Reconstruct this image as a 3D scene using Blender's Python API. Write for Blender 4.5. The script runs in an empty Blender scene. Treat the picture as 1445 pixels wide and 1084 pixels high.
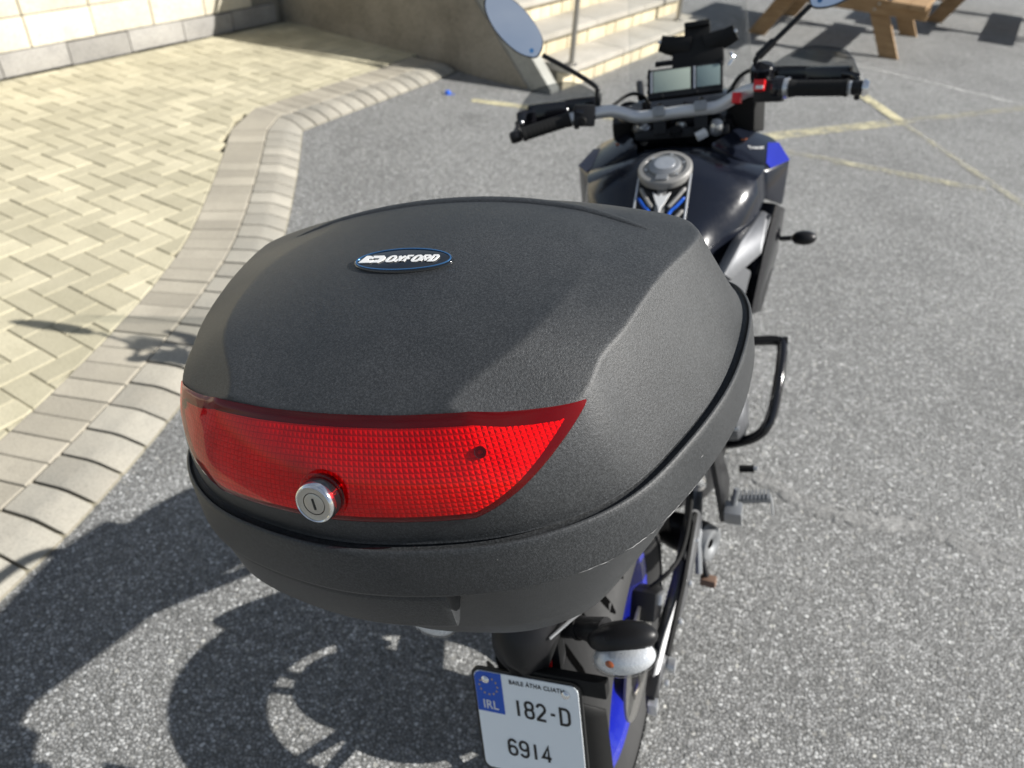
import bpy, bmesh, math, random
import numpy as np
from mathutils import Vector, Matrix, Euler
random.seed(7)
RAD = math.radians
scene = bpy.context.scene
COL = scene.collection
# ---------------------------------------------------------------- camera, sky, sun, exposure
W, H, FPX = 1445, 1084, 1050.0
cam_d = bpy.data.cameras.new('camera'); cam = bpy.data.objects.new('camera', cam_d); COL.objects.link(cam)
cam.location = (-0.01, -0.97, 1.683)
cam.rotation_mode = 'XYZ'
CAMR = (Matrix.Rotation(RAD(17), 3, 'Z') @ Matrix.Rotation(math.pi/2-RAD(38), 3, 'X') @ Matrix.Rotation(RAD(4), 3, 'Z'))
cam.rotation_euler = CAMR.to_euler()
cam_d.sensor_width = 36.0; cam_d.lens = FPX/W*36.0
cam_d.clip_start = 0.05; cam_d.clip_end = 500
cam_d.dof.use_dof = True; cam_d.dof.focus_distance = 0.62; cam_d.dof.aperture_fstop = 7.0
scene.camera = cam
SUN_D = Vector((-1.545, -0.376, -1.113)).normalized()
world = bpy.data.worlds.new('World'); scene.world = world; world.use_nodes = True
nt = world.node_tree; bg = nt.nodes['Background']
sky = nt.nodes.new('ShaderNodeTexSky'); sky.sky_type = 'NISHITA'; sky.sun_disc = False
sky.sun_elevation = RAD(35); sky.sun_rotation = RAD(76.3); sky.air_density = 1.0; sky.dust_density = 0.7
tcw = nt.nodes.new('ShaderNodeTexCoord'); mpw = nt.nodes.new('ShaderNodeMapping'); mpw.inputs['Scale'].default_value = (1.2, 1.2, 3.2)
nzw = nt.nodes.new('ShaderNodeTexNoise'); nzw.inputs['Scale'].default_value = 1.6; nzw.inputs['Detail'].default_value = 6; nzw.inputs['Roughness'].default_value = .6
rpw = nt.nodes.new('ShaderNodeValToRGB'); rpw.color_ramp.elements[0].position = .36; rpw.color_ramp.elements[0].color = (.10, .10, .10, 1); rpw.color_ramp.elements[1].position = .70; rpw.color_ramp.elements[1].color = (.62, .62, .62, 1)
mxw = nt.nodes.new('ShaderNodeMix'); mxw.data_type = 'RGBA'; mxw.inputs[7].default_value = (6.2, 6.6, 7.0, 1)      # thin high cloud over blue sky
nt.links.new(tcw.outputs['Generated'], mpw.inputs[0]); nt.links.new(mpw.outputs[0], nzw.inputs['Vector']); nt.links.new(nzw.outputs['Fac'], rpw.inputs[0])
nt.links.new(rpw.outputs[0], mxw.inputs[0]); nt.links.new(sky.outputs[0], mxw.inputs[6])
nt.links.new(mxw.outputs[2], bg.inputs[0]); bg.inputs[1].default_value = 0.052
sun_d = bpy.data.lights.new('sun', 'SUN'); sun_d.energy = 5.0; sun_d.angle = RAD(0.5); sun_d.color = (1.0, 0.965, 0.91)
sun = bpy.data.objects.new('sun', sun_d); COL.objects.link(sun); sun.location = (6, 2, 6)
sun.rotation_euler = SUN_D.to_track_quat('-Z', 'Y').to_euler()
scene.view_settings.view_transform = 'Standard'; scene.view_settings.look = 'None'
scene.view_settings.exposure = 0.74; scene.view_settings.gamma = 1.0
scene.view_settings.use_curve_mapping = False

# ---------------------------------------------------------------- materials
MATS = {}
class NB:
    """small node builder"""
    def __init__(s, name):
        s.m = bpy.data.materials.new(name); s.m.use_nodes = True; s.nt = s.m.node_tree
        s.b = s.nt.nodes['Principled BSDF']; s.out = s.nt.nodes['Material Output']; s._tc = None
        MATS[name] = s.m
    def n(s, t, **k):
        x = s.nt.nodes.new(t)
        for a, v in k.items(): setattr(x, a, v)
        return x
    def l(s, a, b): s.nt.links.new(a, b)
    def tc(s, out='Object'):
        if s._tc is None: s._tc = s.n('ShaderNodeTexCoord')
        return s._tc.outputs[out]
    def noise(s, scale, detail=2, rough=.5, vec=None):
        x = s.n('ShaderNodeTexNoise'); x.inputs['Scale'].default_value = scale; x.inputs['Detail'].default_value = detail
        x.inputs['Roughness'].default_value = rough; s.l(vec or s.tc(), x.inputs['Vector']); return x.outputs['Fac']
    def voro(s, scale, feature='F1', vec=None):
        x = s.n('ShaderNodeTexVoronoi', feature=feature); x.inputs['Scale'].default_value = scale
        s.l(vec or s.tc(), x.inputs['Vector']); return x
    def ramp(s, fac, stops):
        r = s.n('ShaderNodeValToRGB'); e = r.color_ramp.elements
        while len(e) < len(stops): e.new(.5)
        for q, (p, c) in zip(e, stops):
            q.position = p; q.color = (c if len(c) == 4 else (*c, 1)) if hasattr(c, '__len__') else (c, c, c, 1)
        s.l(fac, r.inputs[0]); return r.outputs[0]
    def mix(s, fac, a, b, mode='MIX'):
        x = s.n('ShaderNodeMix', data_type='RGBA', blend_type=mode)
        for v, i in ((fac, 0), (a, 6), (b, 7)):
            if hasattr(v, 'is_linked'): s.l(v, x.inputs[i])
            elif hasattr(v, '__len__'): x.inputs[i].default_value = (*v, 1) if len(v) == 3 else v
            else: x.inputs[i].default_value = v if i == 0 else (v, v, v, 1)
        return x.outputs[2]
    def math(s, op, a, b=None, c=None):
        x = s.n('ShaderNodeMath', operation=op)
        for i, v in enumerate((a, b, c)):
            if v is None: continue
            if hasattr(v, 'is_linked'): s.l(v, x.inputs[i])
            else: x.inputs[i].default_value = v
        return x.outputs[0]
    def bump(s, height, strength=.3, dist=.002, to=None, normal=None):
        x = s.n('ShaderNodeBump'); x.inputs['Strength'].default_value = strength; x.inputs['Distance'].default_value = dist
        s.l(height, x.inputs['Height'])
        if normal: s.l(normal, x.inputs['Normal'])
        s.l(x.outputs[0], to or s.b.inputs['Normal']); return x.outputs[0]
    def set(s, **k):
        names = dict(color='Base Color', rough='Roughness', metal='Metallic', spec='Specular IOR Level', coat='Coat Weight',
                     coat_rough='Coat Roughness', trans='Transmission Weight', alpha='Alpha', ior='IOR')
        for a, v in k.items():
            i = s.b.inputs[names[a]]
            if hasattr(v, 'is_linked'): s.l(v, i)
            elif a == 'color': i.default_value = (*v, 1)
            else: i.default_value = v
        return s

def simple(name, color, rough=.5, metal=0, spec=.5, grain=0, gscale=400, coat=0, var=.12):
    b = NB(name)
    n = b.noise(9, 4, .6)
    c0 = tuple(v*(1-var) for v in color); c1 = tuple(min(1, v*(1+var)) for v in color)
    b.set(color=b.mix(n, c0, c1), rough=rough, metal=metal, spec=spec, coat=coat, coat_rough=.05)
    r = b.noise(55, 3, .6); b.set(rough=b.math('MULTIPLY_ADD', r, .16, rough-.08))
    if grain: b.bump(b.noise(gscale, 2), grain, .001)
    return b.m

def mat_asphalt():
    b = NB('asphalt')
    v = b.voro(112); v2 = b.voro(240)
    edge = b.voro(112, 'DISTANCE_TO_EDGE')
    sep = b.n('ShaderNodeSeparateColor'); b.l(v.outputs['Color'], sep.inputs[0])
    chip = b.ramp(sep.outputs[0], [(0, .15), (.40, .26), (.75, .37), (.93, .50), (1, .70)])
    sep2 = b.n('ShaderNodeSeparateColor'); b.l(v2.outputs['Color'], sep2.inputs[0])
    small = b.ramp(sep2.outputs[1], [(0, .10), (.6, .24), (1, .42)])
    c = b.mix(.30, chip, small)
    gap = b.ramp(edge.outputs['Distance'], [(0, 0.0), (.16, 1.0)])
    c = b.mix(gap, (.075, .075, .071), c)
    v3 = b.voro(52); s3 = b.n('ShaderNodeSeparateColor'); b.l(v3.outputs['Color'], s3.inputs[0])
    stone = b.math('MULTIPLY', b.ramp(s3.outputs[0], [(.80, 0.0), (.84, 1.0)]), b.ramp(v3.outputs['Distance'], [(.22, 1.0), (.34, 0.0)]))
    c = b.mix(stone, c, b.mix(s3.outputs[1], (.16, .155, .145), (.52, .51, .48)))
    big = b.ramp(b.noise(.9, 6, .65), [(.28, .80), (.5, 1.0), (.72, 1.16)])
    stain = b.ramp(b.noise(2.3, 4, .6), [(.60, 1.0), (.70, .80)]); c = b.mix(1.0, c, stain, 'MULTIPLY')
    c = b.mix(1.0, c, big, 'MULTIPLY')
    hue = b.mix(b.noise(170, 1), (1.03, 1.0, .94), (.95, 1.0, 1.03))
    c = b.mix(1.0, c, hue, 'MULTIPLY')
    b.set(color=c, rough=.72, spec=.5)
    h = b.math('ADD', b.math('MULTIPLY', gap, .6), b.math('MULTIPLY', sep.outputs[1], .8))
    h = b.math('ADD', h, b.math('MULTIPLY', v2.outputs['Distance'], -.3))
    b.bump(h, .9, .0045)
    return b.m

def mat_paint(name, col, lo, hi):
    """worn road paint: see-through where it has worn off the tarmac"""
    b = NB(name)
    edge = b.voro(112, 'DISTANCE_TO_EDGE'); v = b.voro(112)
    wear = b.math('ADD', b.math('MULTIPLY', b.noise(5, 5, .7), .55), b.math('MULTIPLY', b.noise(60, 3, .7), .33))
    wear = b.math('ADD', wear, b.math('MULTIPLY', b.ramp(edge.outputs['Distance'], [(0, 0.0), (.2, 1.0)]), .12))
    mask = b.ramp(wear, [(lo, 0.0), (hi, 1.0)])
    b.set(color=b.mix(b.noise(25, 3), tuple(.8*q for q in col), col), rough=.8, alpha=mask)
    b.bump(v.outputs['Distance'], .5, .003)
    return b.m

def mat_block(name, c0, c1, dirt, grain=.35, scale=160, objvar=.16, spots=None):
    """concrete block or paver with per-piece tint, pores and dirt"""
    b = NB(name)
    oi = b.n('ShaderNodeObjectInfo')
    geo = b.n('ShaderNodeNewGeometry'); vec = geo.outputs['Position']
    c = b.mix(b.noise(4, 5, .65, vec), c0, c1)
    c = b.mix(1.0, c, b.ramp(oi.outputs['Random'], [(0, 1-objvar), (1, 1+objvar*.6)]), 'MULTIPLY')
    d = b.ramp(b.noise(2.2, 6, .7, vec), [(.42, 0.0), (.72, .75)])
    c = b.mix(d, c, dirt)
    pore = b.noise(scale, 3, .65, vec)
    c = b.mix(1.0, c, b.ramp(pore, [(.25, .72), (.5, 1.0), (.8, 1.1)]), 'MULTIPLY')
    b.set(color=c, rough=.85, spec=.3)
    b.bump(b.math('ADD', pore, b.math('MULTIPLY', b.noise(scale*.2, 4, .7, vec), 1.5)), grain, .003)
    return b.m

def mat_box():
    b = NB('textured_black_plastic')
    tex = b.noise(560, 3, .85)
    dust = b.ramp(b.noise(7, 5, .65), [(.35, 0.0), (.75, 1.0)])
    c = b.mix(dust, (.026, .028, .030), (.040, .042, .044))
    sp = b.voro(85); spk = b.ramp(sp.outputs['Distance'], [(.0, 1.0), (.055, .0)])
    ss = b.n('ShaderNodeSeparateColor'); b.l(sp.outputs['Color'], ss.inputs[0])
    spk = b.math('MULTIPLY', spk, b.ramp(ss.outputs[0], [(.91, 0.0), (.97, 1.0)]))
    grit = b.noise(520, 2, .85); c = b.mix(1.0, c, b.ramp(grit, [(.32, .55), (.5, .95), (.70, 1.75)]), 'MULTIPLY')
    c = b.mix(spk, c, (.32, .31, .29))
    b.set(color=c, rough=b.math('MULTIPLY_ADD', dust, .10, .42), spec=.45)
    b.bump(tex, .75, .00060)
    return b.m

def mat_lens_shell(): return mat_glass('clear_red_plastic', (.93, .018, .042), .03)

def mat_lens_field():
    b = NB('prismatic_reflector')
    uv = b.tc('UV'); s = b.n('ShaderNodeSeparateXYZ'); b.l(uv, s.inputs[0])
    P = .0046
    def cell(o):
        f = b.math('FRACT', b.math('DIVIDE', o, P)); f = b.math('ABSOLUTE', b.math('SUBTRACT', f, .5))
        return b.math('SUBTRACT', .5, f)
    u, v = cell(s.outputs[0]), cell(s.outputs[1])
    h = b.math('MINIMUM', u, v)
    line = b.ramp(h, [(.0, .62), (.12, .96), (.5, 1.0)])
    c = b.mix(1.0, (.95, .55, .66), line, 'MULTIPLY')
    lit_zone = b.ramp(b.math('DIVIDE', s.outputs[0], .40), [(0, (.82, .8, .85)), (.30, (1, 1, 1)), (.62, (1, 1.0, 1.0)), (.68, (.86, .7, .6)), (.76, (1.0, .85, .6)), (1, (1, .9, .7))]); c = b.mix(1.0, c, lit_zone, 'MULTIPLY')  # dimmer left end and sunlit right patch painted into the lens colour
    c = b.mix(1.0, c, b.ramp(b.noise(22, 3, .6), [(.3, .66), (.55, 1.0), (.75, 1.12)]), 'MULTIPLY')
    b.set(color=c, rough=.28, spec=.7)
    b.bump(h, .7, .003)
    return b.m

def mat_glass(name, tint, rough=.02, refl=.75):
    b = NB(name)
    tr = b.n('ShaderNodeBsdfTransparent'); tr.inputs[0].default_value = (*tint, 1)
    gl = b.n('ShaderNodeBsdfGlossy'); gl.inputs['Roughness'].default_value = rough
    lw = b.n('ShaderNodeLayerWeight'); lw.inputs['Blend'].default_value = .5
    fac = b.math('MULTIPLY_ADD', b.math('POWER', lw.outputs['Facing'], 4.0), refl, refl*.055)
    mx = b.n('ShaderNodeMixShader'); b.l(fac, mx.inputs[0]); b.l(tr.outputs[0], mx.inputs[1]); b.l(gl.outputs[0], mx.inputs[2])
    b.l(mx.outputs[0], b.out.inputs['Surface'])
    return b.m

def mat_wood():
    b = NB('softwood')
    m = b.n('ShaderNodeMapping'); m.inputs['Scale'].default_value = (1, 14, 14); b.l(b.tc(), m.inputs['Vector'])
    g = b.noise(6, 6, .65, m.outputs[0])
    b.set(color=b.ramp(g, [(.3, (.21, .125, .055)), (.55, (.34, .215, .105)), (.8, (.42, .29, .155))]), rough=.7)
    b.bump(g, .3, .002); return b.m

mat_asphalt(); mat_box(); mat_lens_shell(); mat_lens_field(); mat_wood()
mat_paint('yellow_paint', (.60, .55, .35), .42, .54)
mat_paint('faded_yellow_paint', (.50, .47, .33), .46, .66)
mat_paint('white_paint', (.56, .56, .54), .46, .66)
mat_block('paver_tan', (.42, .385, .27), (.52, .48, .355), (.33, .305, .215), objvar=.2)
mat_block('paver_grey', (.34, .312, .25), (.42, .385, .315), (.26, .24, .20), objvar=.2)
mat_block('kerb_stone_mat', (.30, .28, .235), (.38, .355, .30), (.23, .225, .20), objvar=.2)
mat_block('paving_bed', (.27, .245, .175), (.34, .31, .23), (.20, .18, .13))
mat_block('wall_stone', (.58, .53, .42), (.68, .63, .52), (.46, .42, .32), grain=.7, scale=60, objvar=.1)
mat_block('plinth_stone', (.26, .25, .235), (.40, .385, .355), (.17, .165, .16), grain=.6, scale=70)
mat_block('mortar', (.22, .20, .16), (.30, .28, .23), (.16, .15, .12))
mat_block('render_concrete', (.26, .235, .19), (.36, .33, .275), (.13, .115, .09), grain=.5, scale=50)
mat_block('tread_concrete', (.42, .395, .34), (.54, .51, .45), (.30, .28, .235), grain=.4, scale=80)
mat_block('step_brick', (.60, .52, .36), (.70, .62, .45), (.45, .39, .27))
simple('gloss_black', (.006, .006, .008), .14, spec=.45, coat=.3, var=.05)
simple('satin_black', (.011, .011, .012), .38, spec=.3, grain=.1, gscale=900)
simple('matt_black', (.011, .011, .011), .6, spec=.22, grain=.15, gscale=700)
simple('rubber', (.014, .014, .014), .7, spec=.2, grain=.2, gscale=500)
simple('groove_black', (.004, .004, .004), .9, spec=0.0)
simple('tyre_rubber', (.034, .034, .034), .66, spec=.3, grain=.2, gscale=300, var=.3)
simple('dark_metallic', (.008, .010, .017), .2, spec=.3, coat=.2, var=.04)
simple('grey_metallic', (.15, .155, .165), .42, metal=.5)
simple('silver', (.66, .67, .68), .32, metal=.8)
simple('bar_silver', (.62, .63, .64), .38, metal=.45)
simple('brushed_alu', (.30, .31, .32), .50, metal=.75)
simple('swingarm_grey', (.13, .132, .138), .42, metal=.6)
simple('chrome', (.80, .80, .80), .10, metal=1.0, var=.03)
simple('lock_steel', (.50, .49, .46), .30, metal=1.0)
simple('blue_paint', (.012, .02, .34), .22, coat=.7)
simple('blue_decal', (.01, .10, .55), .3, coat=.3)
simple('red_plastic', (.62, .012, .015), .3)
simple('rust_brown', (.16, .10, .07), .7)
simple('plate_white', (.86, .91, .94), .35, var=.03)
simple('plate_blue', (.008, .09, .52), .35, var=.05)
simple('plate_black', (.01, .01, .01), .4)
simple('gold', (.62, .46, .12), .4)
simple('white_print', (.75, .75, .74), .4, var=.03)
simple('pad_grey', (.23, .225, .215), .5)
simple('lcd', (.46, .53, .45), .3, coat=.2, var=.05)
simple('lcd_dark', (.27, .35, .34), .3, coat=.2, var=.05)
simple('mirror_glass', (.92, .93, .95), .01, metal=1.0, var=0.0)
simple('badge_blue', (.06, .18, .38), .25, metal=.5)
simple('badge_black', (.006, .007, .008), .08, coat=.8)
simple('steel_post', (.42, .40, .36), .32, metal=.85)
simple('lens_white', (.74, .75, .76), .28, metal=.35, grain=.5, gscale=260)
simple('amber', (.42, .10, .02), .3)
simple('blue_cap', (.02, .12, .62), .4)
simple('orange_sticker', (.7, .2, .05), .4)
simple('scratch', (.30, .30, .30), .6)
simple('disc_steel', (.40, .39, .37), .33, metal=.9)
mat_glass('clear_screen', (.965, .97, .97), refl=.30); mat_glass('smoke_plastic', (.60, .61, .62), rough=.05, refl=.5); mat_glass('clear_lens', (.92, .93, .94), rough=.04)

# ---------------------------------------------------------------- mesh helpers
def link(name, verts, faces, mat, parent=None, smooth=False, sharp=None, uv=None):
    me = bpy.data.meshes.new(name); me.from_pydata([tuple(map(float, v)) for v in verts], [], faces); me.validate(); me.update()
    if isinstance(mat, str): mat = MATS[mat]
    me.materials.append(mat)
    if uv is not None:
        l = me.uv_layers.new(name='UVMap')
        for lp in me.loops: l.data[lp.index].uv = uv[lp.vertex_index]
    if smooth:
        for p in me.polygons: p.use_smooth = True
        if sharp:
            bm = bmesh.new(); bm.from_mesh(me); bmesh.ops.recalc_face_normals(bm, faces=bm.faces)
            for e in bm.edges:
                if len(e.link_faces) == 2 and e.calc_face_angle(0) > RAD(sharp): e.smooth = False
            bm.to_mesh(me); bm.free()
    o = bpy.data.objects.new(name, me); COL.objects.link(o)
    if parent is not None: o.parent = parent
    return o

class MB:
    """collects pieces of ONE part"""
    def __init__(s): s.v = []; s.f = []
    def add(s, v, f):
        k = len(s.v); s.v += [Vector(map(float, p)) for p in v]; s.f += [tuple(i+k for i in q) for q in f]; return s
    def loft(s, rings, closed=True, cap=True):
        n = len(rings[0]); v = [p for r in rings for p in r]; f = []
        for i in range(len(rings)-1):
            for j in range(n if closed else n-1):
                a, b = i*n+j, i*n+(j+1) % n; f.append((a, b, b+n, a+n))
        if cap and closed: f.append(tuple(range(n))[::-1]); f.append(tuple((len(rings)-1)*n+j for j in range(n)))
        return s.add(v, f)
    def tube(s, pts, r, seg=12, cap=True, flat=1.0):
        pts = [Vector(p) for p in pts]; n = len(pts)
        rs = [r]*n if not hasattr(r, '__len__') else r
        t0 = (pts[1]-pts[0]).normalized(); up = Vector((0, 0, 1)) if abs(t0.z) < .9 else Vector((0, 1, 0))
        x = t0.cross(up).normalized(); rings = []
        for i in range(n):
            t = ((pts[min(i+1, n-1)]-pts[i]).normalized()+(pts[i]-pts[max(i-1, 0)]).normalized())
            t = t.normalized() if t.length > 1e-6 else t0
            x = (x-t*x.dot(t)).normalized(); y = t.cross(x)
            rings.append([pts[i]+(x*math.cos(a)*flat+y*math.sin(a))*rs[i] for a in [2*math.pi*k/seg for k in range(seg)]])
        return s.loft(rings, True, cap)
    def box(s, c, size, rot=None, bev=0.0):
        bm = bmesh.new(); bmesh.ops.create_cube(bm, size=1)
        for v in bm.verts: v.co = Vector((v.co.x*size[0], v.co.y*size[1], v.co.z*size[2]))
        if bev: bmesh.ops.bevel(bm, geom=list(bm.edges), offset=bev, segments=2, profile=.7, affect='EDGES')
        M = Euler(rot).to_matrix() if rot is not None and not isinstance(rot, Matrix) else (rot or Matrix.Identity(3))
        bm.verts.index_update()
        s.add([M @ v.co+Vector(c) for v in bm.verts], [tuple(v.index for v in f.verts) for f in bm.faces]); bm.free(); return s
    def lathe(s, prof, c=(0, 0, 0), axis=(0, 0, 1), seg=32, cap=True):
        a = Vector(axis).normalized(); up = Vector((0, 0, 1)) if abs(a.z) < .9 else Vector((0, 1, 0))
        x = a.cross(up).normalized(); y = a.cross(x); c = Vector(c)
        rings = [[c+a*h+(x*math.cos(q)+y*math.sin(q))*r for q in [2*math.pi*k/seg for k in range(seg)]] for r, h in prof]
        return s.loft(rings, True, cap)
    def prism(s, poly, d):
        """3-D polygon extruded along vector d"""
        p = [Vector(q) for q in poly]; d = Vector(d); n = len(p)
        f = [tuple(range(n))[::-1], tuple(range(n, 2*n))]+[(i, (i+1) % n, (i+1) % n+n, i+n) for i in range(n)]
        return s.add(p+[q+d for q in p], f)
    def build(s, name, mat, parent=None, smooth=True, sharp=38, bevel=0):
        v, f = s.v, s.f
        if bevel:
            bm = bmesh.new(); vs = [bm.verts.new(p) for p in v]
            for q in f:
                try: bm.faces.new([vs[i] for i in q])
                except ValueError: pass
            bmesh.ops.recalc_face_normals(bm, faces=bm.faces)
            es = [e for e in bm.edges if len(e.link_faces) == 2 and e.calc_face_angle(0) > RAD(25)]
            bmesh.ops.bevel(bm, geom=es, offset=bevel, segments=2, profile=.6, affect='EDGES', clamp_overlap=True)
            bm.verts.index_update(); v = [x.co.copy() for x in bm.verts]; f = [tuple(x.index for x in q.verts) for q in bm.faces]; bm.free()
        return link(name, v, f, mat, parent, smooth, sharp)

def spline(pts, n=8, closed=False):
    p = np.array(pts, float); m = len(p); out = []
    for i in range(m if closed else m-1):
        a, b, c, d = [p[(i+k) % m] if closed else p[min(max(i+k, 0), m-1)] for k in (-1, 0, 1, 2)]
        for t in np.linspace(0, 1, n, endpoint=False):
            out.append(.5*((2*b)+(-a+c)*t+(2*a-5*b+4*c-d)*t*t+(-a+3*b-3*c+d)*t**3))
    if not closed: out.append(p[-1])
    return [tuple(q) for q in out]

def empty(name, loc=(0, 0, 0), label=None, cat=None, group=None):
    o = bpy.data.objects.new(name, None); COL.objects.link(o); o.location = loc; o.empty_display_size = .05
    return tag(o, label, cat, group)
def tag(o, label=None, cat=None, group=None, kind=None):
    for k, v in (('label', label), ('category', cat), ('group', group), ('kind', kind)):
        if v: o[k] = v
    return o
def text_mesh(name, body, size, mat, parent, M, offset=0, shear=0, extrude=.0002, sx=1.0, spacing=1.0, align='CENTER'):
    """lettering as thin raised mesh; M places the text plane"""
    cu = bpy.data.curves.new(name, 'FONT'); cu.body = body; cu.size = size; cu.align_x = align; cu.align_y = 'CENTER'
    cu.offset = offset; cu.shear = shear; cu.extrude = extrude; cu.space_character = spacing
    t = bpy.data.objects.new(name, cu); COL.objects.link(t)
    bpy.context.view_layer.update()
    me = bpy.data.meshes.new_from_object(t.evaluated_get(bpy.context.evaluated_depsgraph_get()))
    bpy.data.objects.remove(t); bpy.data.curves.remove(cu)
    me.transform(M @ Matrix.Diagonal((sx, 1, 1, 1)))
    me.materials.clear(); me.materials.append(MATS[mat])
    o = bpy.data.objects.new(name, me); COL.objects.link(o); o.parent = parent; return o
def frame(o, x, y):
    """4x4 with given origin, x axis and approximate y axis"""
    x = Vector(x).normalized(); z = x.cross(Vector(y)).normalized(); y = z.cross(x)
    m = Matrix((x, y, z)).transposed().to_4x4(); m.translation = Vector(o); return m
def arc(cx, cy, rx, ry, a0, a1, n=7): return [(cx+rx*math.cos(RAD(a0+(a1-a0)*i/n)), cy+ry*math.sin(RAD(a0+(a1-a0)*i/n))) for i in range(n+1)]
def _loop(x0, x1, y0, y1, r):
    return arc(x1-r, y1-r, r, r, 0, 90, 5)+arc(x0+r, y1-r, r, r, 90, 180, 5)+arc(x0+r, y0+r, r, r, 180, 270, 5)+arc(x1-r, y0+r, r, r, 270, 360, 5)+[(x1, y1-r)]
GLY = {'1': [[(.25, 0), (.25, 1)]], '-': [[(.12, .5), (.42, .5)]], '8': [_loop(.02, .53, .52, 1, .2), _loop(0, .55, 0, .53, .22)],
       '2': [arc(.28, .72, .27, .28, 165, -30, 9)+[(.02, .06), (.02, 0), (.58, 0)]], 'D': [[(0, 0), (0, 1), (.3, 1)]+arc(.3, .72, .27, .28, 90, 0, 5)+arc(.3, .28, .27, .28, 0, -90, 5)+[(0, 0)]],
       '6': [_loop(0, .55, 0, .56, .24), [(.0, .3), (.0, .72)]+arc(.275, .72, .275, .28, 180, 25, 8)], '9': [_loop(0, .55, .44, 1, .24), [(.55, .7), (.55, .28)]+arc(.275, .28, .275, .28, 0, -155, 8)],
       '4': [[(.42, 0), (.42, 1), (.0, .26), (.6, .26)]], 'O': [_loop(0, .72, 0, 1, .34)], 'X': [[(0, 0), (.68, 1)], [(.02, 1), (.66, 0)]], 'F': [[(0, 0), (0, 1), (.6, 1)], [(0, .48), (.5, .48)]],
       'R': [[(0, 0), (0, 1), (.4, 1)]+arc(.4, .74, .24, .26, 90, -90, 6)+[(0, .48)], [(.3, .48), (.66, 0)]]}
WID = {'1': .5, '-': .54, 'D': .57, 'O': .72, 'X': .68, 'F': .56, 'R': .66}
def stroke_text(name, s, M, height, stroke, mat, parent, gap=.28, sx=1.0, shear=0.0, th=.0004):
    """block lettering drawn with flat strokes, centred on M"""
    tot = sum(WID.get(c, .56) for c in s)+gap*(len(s)-1); x = -tot/2; objs = []
    for c in s:
        m = MB(); lift = 0.0
        for pl_ in GLY[c]:
            p = [Vector((((q[0]+x)+shear*(q[1]-.5))*height*sx, (q[1]-.5)*height)) for q in pl_]
            closed = (p[0]-p[-1]).length < 1e-6
            if closed: p = p[:-1]
            n = len(p); Lf, Rt = [], []
            for i in range(n):
                a = p[i-1] if (i or closed) else p[i]; b = p[(i+1) % n] if (i < n-1 or closed) else p[i]
                t1 = (p[i]-a).normalized() if (p[i]-a).length > 1e-9 else (b-p[i]).normalized(); t2 = (b-p[i]).normalized() if (b-p[i]).length > 1e-9 else t1
                t = (t1+t2); t = t.normalized() if t.length > 1e-6 else t1; k = max(.5, t.dot(t1)); nn = Vector((-t.y, t.x))*(stroke/2/k)
                Lf.append(p[i]+nn); Rt.append(p[i]-nn)
            v = []; f = []
            for q, z in [(Lf, th), (Rt, th), (Lf, 0), (Rt, 0)]: v += [M @ Vector((w_.x, w_.y, z+lift)) for w_ in q]
            for i in range(n if closed else n-1):
                j = (i+1) % n; f += [(i, j, n+j, n+i), (2*n+i, 2*n+j, j, i), (n+i, n+j, 3*n+j, 3*n+i)]
            m.add(v, f); lift += .00008
        objs.append(m.build(name, mat, parent, smooth=False)); x += WID.get(c, .56)+gap
    return objs
CAMRI = CAMR.transposed(); CAML = Vector(cam.location)
def pix(p):
    q = CAMRI @ (Vector(p)-CAML)
    if q.z > -.05: return None
    return W/2+FPX*q.x/-q.z, H/2-FPX*q.y/-q.z, -q.z
# ---------------------------------------------------------------- setting: ground
tag(link('asphalt_ground', [(-70, -70, 0), (70, -70, 0), (70, 70, 0), (-70, 70, 0)], [(0, 1, 2, 3)], 'asphalt'), kind='structure')

mat_paint('yellow_faint', (.55, .51, .34), .43, .60)
def strip(name, pts, w, mat, z, kind='structure'):
    v = []; f = []
    for i, p in enumerate(pts):
        a = Vector(pts[max(i-1, 0)]); b = Vector(pts[min(i+1, len(pts)-1)]); t = (b-a).normalized(); n = Vector((-t.y, t.x))
        wi = w*(1+random.uniform(-.08, .08))
        for s in (-.5, .5): v.append((p[0]+n.x*wi*s, p[1]+n.y*wi*s, z))
        if i: k = 2*i; f.append((k-2, k, k+1, k-1))
    return tag(link(name, v, f, mat), kind=kind)
def seg(a, b, n=14): return [tuple(Vector(a).lerp(Vector(b), i/n)) for i in range(n+1)]
strip('parking_line', seg((-1.99, 4.05), (-.6, 4.215)), .085, 'yellow_paint', .003)
strip('parking_line', seg((.02, 4.30), (.933, 5.138), 20), .12, 'yellow_faint', .003)
strip('parking_line', seg((.933, 5.138), (3.4, 7.40), 30), .09, 'faded_yellow_paint', .003)
strip('parking_line', seg((.48, 6.12), (.925, 5.165)), .10, 'yellow_paint', .006)
strip('parking_line', seg((.94, 5.13), (1.75, 3.40), 20), .06, 'faded_yellow_paint', .006)
strip('parking_line', seg((.02, 4.10), (1.35, 4.0), 20), .09, 'faded_yellow_paint', .0045)
strip('parking_line', seg((-1.9, 8.3), (.55, 6.72), 24), .085, 'white_paint', .003)
strip('parking_line', seg((.56, 6.71), (3.2, 5.55), 24), .085, 'white_paint', .0035)
strip('parking_line', seg((1.0, 9.9), (4.4, 8.0), 24), .08, 'white_paint', .003)
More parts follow.
